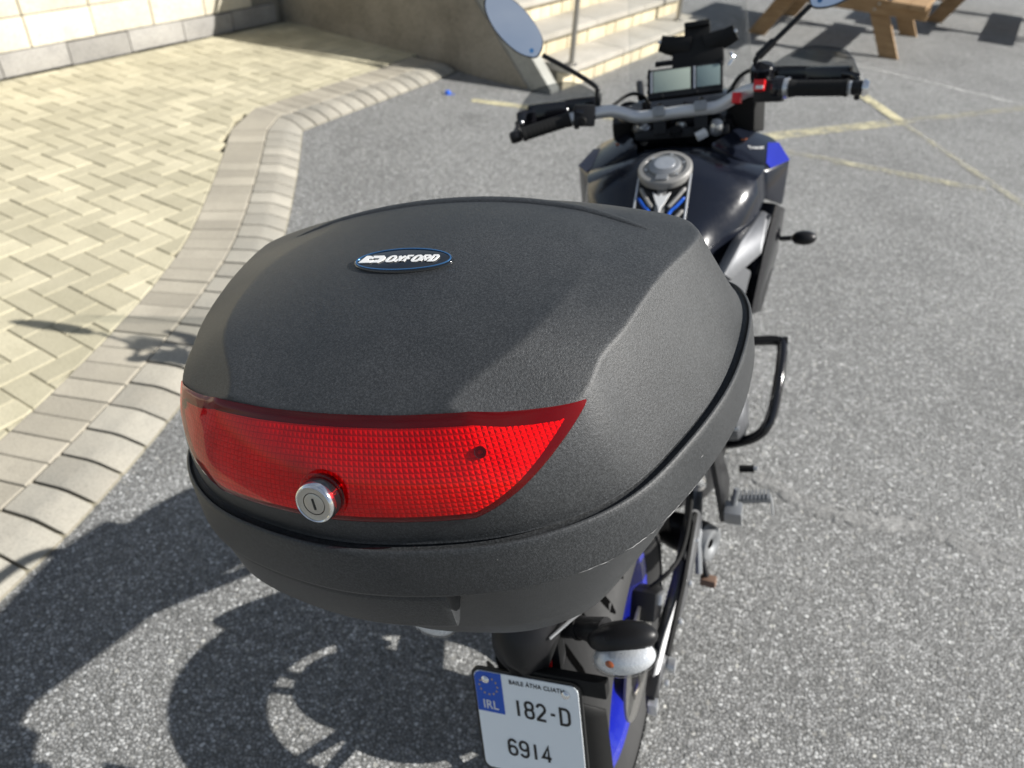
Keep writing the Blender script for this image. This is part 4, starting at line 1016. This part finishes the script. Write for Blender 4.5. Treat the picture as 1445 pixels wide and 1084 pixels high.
# spray flap beside the plate
m = MB(); rows = []
for v in np.linspace(0, 1, 7):
    rows.append([Vector((x, -.36-.02*v+.04*(abs(x-.02)/.12)**2, .605-.05*(v<.01)*max(0,(x-.06)/.07)-.26*v)) for x in np.linspace(-.095-.01*v, .108+.006*v, 9)])
m.loft(rows, closed=False); fl = m.build('spray_flap', 'matt_black', bike); fl.modifiers.new('s', 'SOLIDIFY').thickness = .004
# rear indicators
for s in (1, -1):
    x0 = .005
    m = MB(); m.tube([(s*.045+x0, -.325, .742), (s*.085+x0, -.33, .757)], [.0165, .0165], 16); ri = m.build('rear_indicator', 'satin_black', bike)
    MB().tube([(s*.070+x0, -.3285, .7515), (s*.075+x0, -.329, .7535)], .0185, 16).build('stalk_collar', 'rubber', ri)
    m = MB(); Mr = Matrix.Rotation(RAD(-12*s), 3, 'Y') @ Matrix.Rotation(RAD(10*s), 3, 'Z')
    m.loft(ell((s*.142+x0, -.347, .775), (.050, .024, .021), 28, 16, M=Mr)); m.tube([(s*.078+x0, -.330, .755), (s*.115+x0, -.338, .765)], [.0155, .022], 18); m.build('indicator_body', 'satin_black', ri)
    m = MB(); m.loft(ell((s*.148+x0, -.365, .757), (.046, .028, .024), M=Mr)); m.build('indicator_lens', 'clear_lens', ri)
    m = MB(); m.loft(ell((s*.148+x0, -.3640, .7575), (.0435, .0255, .0215), M=Mr)); m.build('indicator_reflector', 'lens_white', ri)
    m = MB(); m.loft(ell((s*.134+x0, -.3835, .7640), (.008, .006, .005), 12, 8)); m.build('bulb', 'amber', ri)
# ---------------------------------------------------------------- top box (local frame: x right, y forward, z up, origin mid-lid seam)
tb = empty('top_box', (0, 0, 0), 'large black textured plastic top box with a red lens, on the motorcycle rack', 'top box')
TBM = Matrix.Rotation(-LEAN, 4, 'Y') @ Matrix.Translation((0, -.4, 1.2)) @ Matrix.Rotation(RAD(2), 4, 'Z') @ Matrix.Rotation(RAD(-1.3), 4, 'Y')
tb.matrix_world = TBM
def outline(half, sig):
    """closed smooth outline from right-half points (back centre to front centre) -> polar radius table"""
    full = half+[(-x, y) for x, y in half[-2:0:-1]]
    p = np.array(spline([(x, y, 0) for x, y in full], 24, True))[:, :2]
    d = np.r_[0, np.cumsum(np.linalg.norm(np.diff(np.r_[p, p[:1]], axis=0), axis=1))]
    s = np.linspace(0, d[-1], 1201)[:-1]; q = np.r_[p, p[:1]]
    x, y = np.interp(s, d, q[:, 0]), np.interp(s, d, q[:, 1])
    k = int(sig/(d[-1]/1200)); ker = np.exp(-.5*(np.arange(-3*k, 3*k+1)/max(k, 1))**2); ker /= ker.sum()
    sm = lambda a: np.convolve(np.r_[a[-3*k:], a, a[:3*k]], ker, 'valid') if k else a
    x, y = sm(x), sm(y); th = np.arctan2(y, x); r = np.hypot(x, y); o = np.argsort(th); th, r = th[o], r[o]
    return lambda t: np.interp((np.asarray(t)+math.pi) % (2*math.pi)-math.pi, np.r_[th[-1]-2*math.pi, th, th[0]+2*math.pi], np.r_[r[-1], r, r[0]])
RIM = outline([(0, -.240), (.095, -.227), (.165, -.200), (.221, -.152), (.257, -.080), (.285, .008), (.296, .10), (.292, .17), (.266, .218), (.19, .240), (.1, .248), (0, .25)], .006)
SHO = outline([(0, -.193), (.06, -.191), (.106, -.184), (.118, -.180), (.155, -.161), (.187, -.137), (.200, -.105), (.215, -.070), (.235, .0), (.254, .085), (.250, .118), (.228, .146), (.165, .163), (.08, .170), (0, .172)], .004)
def Rw(t, z):
    s = (np.asarray(z)-.03)/(.125-.03); sc = np.clip(s, 0, 1.6)
    return (RIM(t)-.0072)*(1-s)+SHO(t)*s+.0115*np.sin(np.pi*np.clip(sc, 0, 1))*np.clip((np.cos(np.asarray(t)+math.pi/2)-.45)/.35, 0, 1)+.0035*np.sin(np.pi*np.clip(sc/1.6, 0, 1))
yk = [-.25, -.193, -.15, -.10, -.023, .05, .10, .135, .165, .205]
zk = [.098, .1295, .148, .163, .1765, .181, .1785, .172, .160, .138]
def cub(xs, ys):
    P = spline([(a, b, 0) for a, b in zip(xs, ys)], 16); P = np.array(P); return lambda v: np.interp(v, P[:, 0], P[:, 1])
ZC = cub(yk, zk)
KX = cub([-.25, -.18, -.112, -.016, .088, .2], [.0, .0, .18, .50, .58, .5])
X1F = cub([-.25, -.179, -.112, -.016, .088, .13, .2], [.07, .113, .152, .183, .215, .224, .23])
Z1F = cub([-.25, -.179, -.112, -.016, .088, .13, .2], [.110, .131, .1535, .1585, .150, .146, .135])
SLF = cub([-.25, -.15, -.1, -.016, .088, .2], [.42, .48, .47, .33, .24, .24])
def smax(a, b, k): 
    h = np.clip(.5+.5*(a-b)/k, 0, 1); return b*(1-h)+a*h+k*h*(1-h)
def F(x, y, z):
    ax = np.sqrt(x*x+1e-8); t = np.arctan2(y, x); r = np.hypot(x, y)
    fT = (z-(ZC(y)-KX(y)*x*x))*.97
    sl = SLF(y); fS = ((z-Z1F(y))+sl*(ax-X1F(y)))/np.sqrt(1+sl*sl)
    fW = (r-Rw(t, z))*.9
    return smax(smax(fT, fS, .0008), fW, .0009)
def surf(d):
    """d: (n,3) directions from (0,0,.02) -> surface points by bisection"""
    lo = np.full(len(d), .02); hi = np.full(len(d), .5); o = np.array([0, 0, .02])
    for _ in range(40):
        m_ = (lo+hi)/2; p = o+d*m_[:, None]; ins = F(p[:, 0], p[:, 1], p[:, 2]) < 0
        lo = np.where(ins, m_, lo); hi = np.where(ins, hi, m_)
    return o+d*((lo+hi)/2)[:, None]
NT, NE = 480, 170
ths = np.linspace(-math.pi, math.pi, NT, endpoint=False); rings = []
# elevation chosen so that rings are dense at the shoulder
for j in range(NE):
    f = j/(NE-1); el = RAD(2.0+86.5*f**1.25)
    d = np.c_[np.cos(el)*np.cos(ths), np.cos(el)*np.sin(ths), np.full(NT, np.sin(el))]; rings.append(surf(d))
v = np.concatenate(rings); top = surf(np.array([[0, 0, 1.0]]))
vv = list(map(tuple, v))+[tuple(top[0])]; ff = []
for j in range(NE-1):
    for i in range(NT): a = j*NT+i; b = j*NT+(i+1) % NT; ff.append((a, b, b+NT, a+NT))
for i in range(NT): ff.append(((NE-1)*NT+i, (NE-1)*NT+(i+1) % NT, len(vv)-1))
link('lid', vv, ff, 'textured_black_plastic', tb, smooth=True)

def ring(off, z, n=240): 
    t = np.linspace(-math.pi, math.pi, n, endpoint=False); r = RIM(t)+off
    return [Vector((r_*math.cos(a), r_*math.sin(a), z)) for r_, a in zip(r, t)]
# rim band of the base tray with the groove on top
m = MB(); m.loft([ring(-.0120, .0270), ring(-.0085, .0255), ring(-.0030, .0255), ring(-.0016, .0265), ring(-.0002, .0290), ring(.0012, .0290), ring(.0026, .0275), ring(.0036, .022), ring(.0050, .005), ring(.0066, -.0165), ring(.0062, -.0190), ring(.0046, -.0203), ring(.0, -.0205), ring(-.006, -.0200)], cap=False); m.build('rim_band', 'textured_black_plastic', tb, sharp=60)
m = MB(); m.loft([ring(-.004, -.0190), ring(-.018, -.0212), ring(-.024, -.03), ring(-.033, -.062), ring(-.046, -.10), ring(-.060, -.140), ring(-.075, -.170), ring(-.098, -.187), ring(-.125, -.193), ring(-.150, -.194)]); m.build('base_tray', 'textured_black_plastic', tb, sharp=60)
# rear carrying handle under the rim
m = MB(); rr = []
for t in np.linspace(RAD(-90-37.5), RAD(-90+19.5), 26):
    c, s_ = math.cos(t), math.sin(t); R0 = float(RIM(t))
    rr.append([Vector(((R0+o)*c, (R0+o)*s_, z)) for o, z in ((-.045, -.0215), (.0035, -.0218), (.0035, -.028), (-.001, -.064), (-.004, -.070), (-.011, -.075), (-.055, -.075))])
m.loft(rr); m.build('carry_handle', 'textured_black_plastic', tb, bevel=.005)
# ---- red lens: clear shell over a prismatic field
TC = math.atan2(-.137, .186)                               # corner angle on the right
HALF = TC+math.pi/2                                        # half angle of the lens about the back centre
def zt(u):                                                 # top edge, u 0 centre .. 1 corner
    x = math.tan(u*HALF)*.17
    return float(np.interp(u*HALF, [0, .40, .56, .66, HALF], [.1290, .1300, .1300, .1250, .1160]))
def zb(u):
    k = .53; b = .0530
    if u < k: return b+.001*u
    q = (u-k)/(1-k); return b+.0005+(zt(1)-.002-b)*(q**1.12)
def lens_pt(u, v, off):
    t = -math.pi/2+u*HALF; a = abs(u); z0, z1 = zb(a), zt(a); z = z0+(z1-z0)*v
    off = off*(1-.75*max(0, (a-.88)/.12))
    e = 1e-3
    p = np.array([Rw(t, z)*math.cos(t), Rw(t, z)*math.sin(t), z]); pu = np.array([Rw(t+e, z)*math.cos(t+e), Rw(t+e, z)*math.sin(t+e), z]); pv = np.array([Rw(t, z+e)*math.cos(t), Rw(t, z+e)*math.sin(t), z+e])
    n = np.cross(pu-p, pv-p); n /= np.linalg.norm(n); 
    return p+n*off
us = np.concatenate([np.linspace(-1, 1, 121)]); vs = np.linspace(0, 1, 25)
def sheet(us, vs, off, edge_drop):
    out = []; f = []
    for i, u in enumerate(us):
        for j, v_ in enumerate(vs):
            e = (j in (0, len(vs)-1)) or (i in (0, len(us)-1)); out.append(lens_pt(u, v_, off-(edge_drop if e else 0)))
    n = len(vs)
    for i in range(len(us)-1):
        for j in range(n-1): a = i*n+j; f.append((a, a+n, a+n+1, a+1))
    return out, f
lens = None
# backing painted dark so that the border of the lens reads deep red
v, f = sheet(us, vs, .0006, 0)
lens = link('lens_backing', v, f, 'lens_back', tb, smooth=True) if 'lens_back' in MATS else link('lens_backing', v, f, simple('lens_back', (.09, .02, .025), .5), tb, smooth=True)
# prismatic field inside the border
fu = np.linspace(-.90, .90, 121); rows = []; uvs = []; acc = None
fv = []; ff2 = []; nv = 21
for i, u in enumerate(fu):
    a = abs(u)/.90; hgt = zt(abs(u))-zb(abs(u))
    m0 = .0055+.0035*a**4; m1 = .0085+.0015*a
    v0 = min(.48, m0/hgt); v1 = max(.52, 1-m1/hgt)
    p_prev = fv[-nv] if i else None
    for j in range(nv):
        q = lens_pt(u, v0+(v1-v0)*j/(nv-1), .0016); fv.append(q)
    if i: acc += np.linalg.norm(fv[-nv//2]-fv[-nv//2-nv])
    else: acc = 0.0
    for j in range(nv): uvs.append((acc, (fv[-nv+j][2])*1.18))
for i in range(len(fu)-1):
    for j in range(nv-1): a = i*nv+j; ff2.append((a, a+nv, a+nv+1, a+1))
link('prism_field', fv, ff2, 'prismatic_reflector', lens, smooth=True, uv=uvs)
v, f = sheet(us, vs, .0036, .0028)
link('lens_shell', v, f, 'clear_red_plastic', lens, smooth=True)
for u, v_ in ((.60, .62), (-.86, .50)):
    p = lens_pt(u, v_, .0019); n = (lens_pt(u, v_, .01)-p); 
    MB().lathe([(.0018, 0), (.0018, .0012), (.0044, .0016), (.0048, 0)], p, n, 20, False).build('screw_boss', 'lens_boss' if 'lens_boss' in MATS else simple('lens_boss', (.05, .01, .012), .4) and 'lens_boss', lens)
# ---- lock
LP = Vector(lens_pt(-.004, .30, .003)); LN = (Vector(lens_pt(-.004, .30, .012))-LP).normalized(); LN = (LN+Vector((0, -.12, -.10))).normalized()
MB().lathe([(.0205, -.004), (.0205, .0025), (.0195, .0032), (.0175, .0032)], LP, LN, 40, False).build('lock_surround', 'clear_red_plastic', lens)
lk = MB().lathe([(.0172, -.004), (.0172, .0085), (.0165, .0105), (.0158, .0108)], LP, LN, 44, False).build('lock_barrel', 'badge_black', tb)
MB().lathe([(.0168, .006), (.0170, .0125), (.0160, .0150), (.0150, .0156), (.0142, .0150)], LP, LN, 48, False).build('lock_ring', 'chrome', lk)
MB().lathe([(.0146, .0148), (.0120, .0140), (.0096, .0142), (.0094, .0134)], LP, LN, 44, False).build('lock_bezel', 'lock_steel', lk)
MB().lathe([(.0089, .0120), (.0089, .0141), (.0082, .0144), (.0, .0144)], LP, LN, 40, False).build('lock_cylinder', 'lock_steel', lk)
lf = frame(LP+LN*.0146, (1, 0, .12), LN.cross(Vector((1, 0, .12))))
MB().box(lf.translation, (.0016, .0096, .0006), lf.to_3x3()).build('key_slot', 'plate_black', lk, smooth=False)
# ---- oval badge with lettering, laid on the lid
def lidz(x, y):
    lo, hi = .05, .2
    for _ in range(40):
        mz = (lo+hi)/2
        if F(np.array([x]), np.array([y]), np.array([mz]))[0] < 0: lo = mz
        else: hi = mz
    return lo
BC = Vector((.0, -.0245, 0)); BC.z = lidz(BC.x, BC.y)
ty = Vector((0, .02, lidz(0, BC.y+.01)-lidz(0, BC.y-.01))).normalized()
BM = frame(BC, (1, 0, 0), ty)
def oval(a, b, z, n=56): return [BM @ Vector((a*math.cos(2*math.pi*i/n), b*math.sin(2*math.pi*i/n), z-.35*(a*math.cos(2*math.pi*i/n))**2)) for i in range(n)]
bd = MB().loft([oval(.0505, .0195, -.004), oval(.0505, .0195, .0014), oval(.0497, .0189, .0022), oval(.0478, .0175, .0024)]).build('badge', 'badge_black', tb, sharp=50)
MB().loft([oval(.0487, .0181, .0016), oval(.0487, .0181, .0030), oval(.0474, .0169, .0030), oval(.0474, .0169, .0018)], cap=False).build('badge_ring', 'badge_blue', bd)
stroke_text('badge_letter', 'OXFORD', BM @ Matrix.Translation((.0100, .0003, .0024)), .0088, .0026, 'white_print', bd, gap=.34, sx=1.0, shear=.25, th=.0005)
def sheared(pts, dx=0): return [BM @ Vector((x*1.02+.25*y+dx, y*1.25, .0022)) for x, y in pts]
nb = BM.to_3x3() @ Vector((0, 0, 1))
for poly_ in ([(-.0415, -.0046), (-.0295, -.0046), (-.0280, -.0012), (-.0340, -.0012), (-.0348, .0006), (-.0310, .0006), (-.0300, .0022), (-.0360, .0046), (-.0400, .0046)],
              [(-.0285, -.0046), (-.0215, -.0046), (-.0185, -.0015), (-.0185, .0022), (-.0215, .0046), (-.0330, .0046), (-.0295, .0012), (-.0240, .0012), (-.0237, -.0010), (-.0265, -.0010)]):
    MB().prism(sheared(poly_), nb*.0008).build('badge_mark', 'white_print', bd, smooth=False)
# raised lip along the front crest of the lid
m = MB(); lp = []
for x in np.linspace(-.195, .205, 41):
    y = .124-.9*x*x; lp.append(Vector((x, y, lidz(x, y)-.0012)))
m.tube(lp, [.0016+.0034*math.sin(math.pi*i/40)**.5 for i in range(41)], 12, flat=1.6); m.build('lid_lip', 'textured_black_plastic', tb, sharp=80)
# scuffs along the lower edge of the rim band
for t0, t1, o, z in ((-38, -30, .0062, -.0175), (-29, -22, .0062, -.0170), (-20.5, -17, .0064, -.0172), (-47, -40, .0060, -.0185), (-14.5, -13.6, .0050, .004)):
    m = MB(); a, b = [], []
    for k in range(13):
        t = RAD(t0+(t1-t0)*k/12); r = float(RIM(t))+o+.0005; ww = .0006*random.uniform(.1, 1)*math.sin(math.pi*(k+.3)/12.6); zz = z+random.uniform(-.0006, .0006)
        a.append(Vector((r*math.cos(t), r*math.sin(t), zz-ww))); b.append(Vector((r*math.cos(t), r*math.sin(t), zz+ww)))
    m.loft([a, b], closed=False); m.build('scuff', 'scratch', tb, smooth=False)
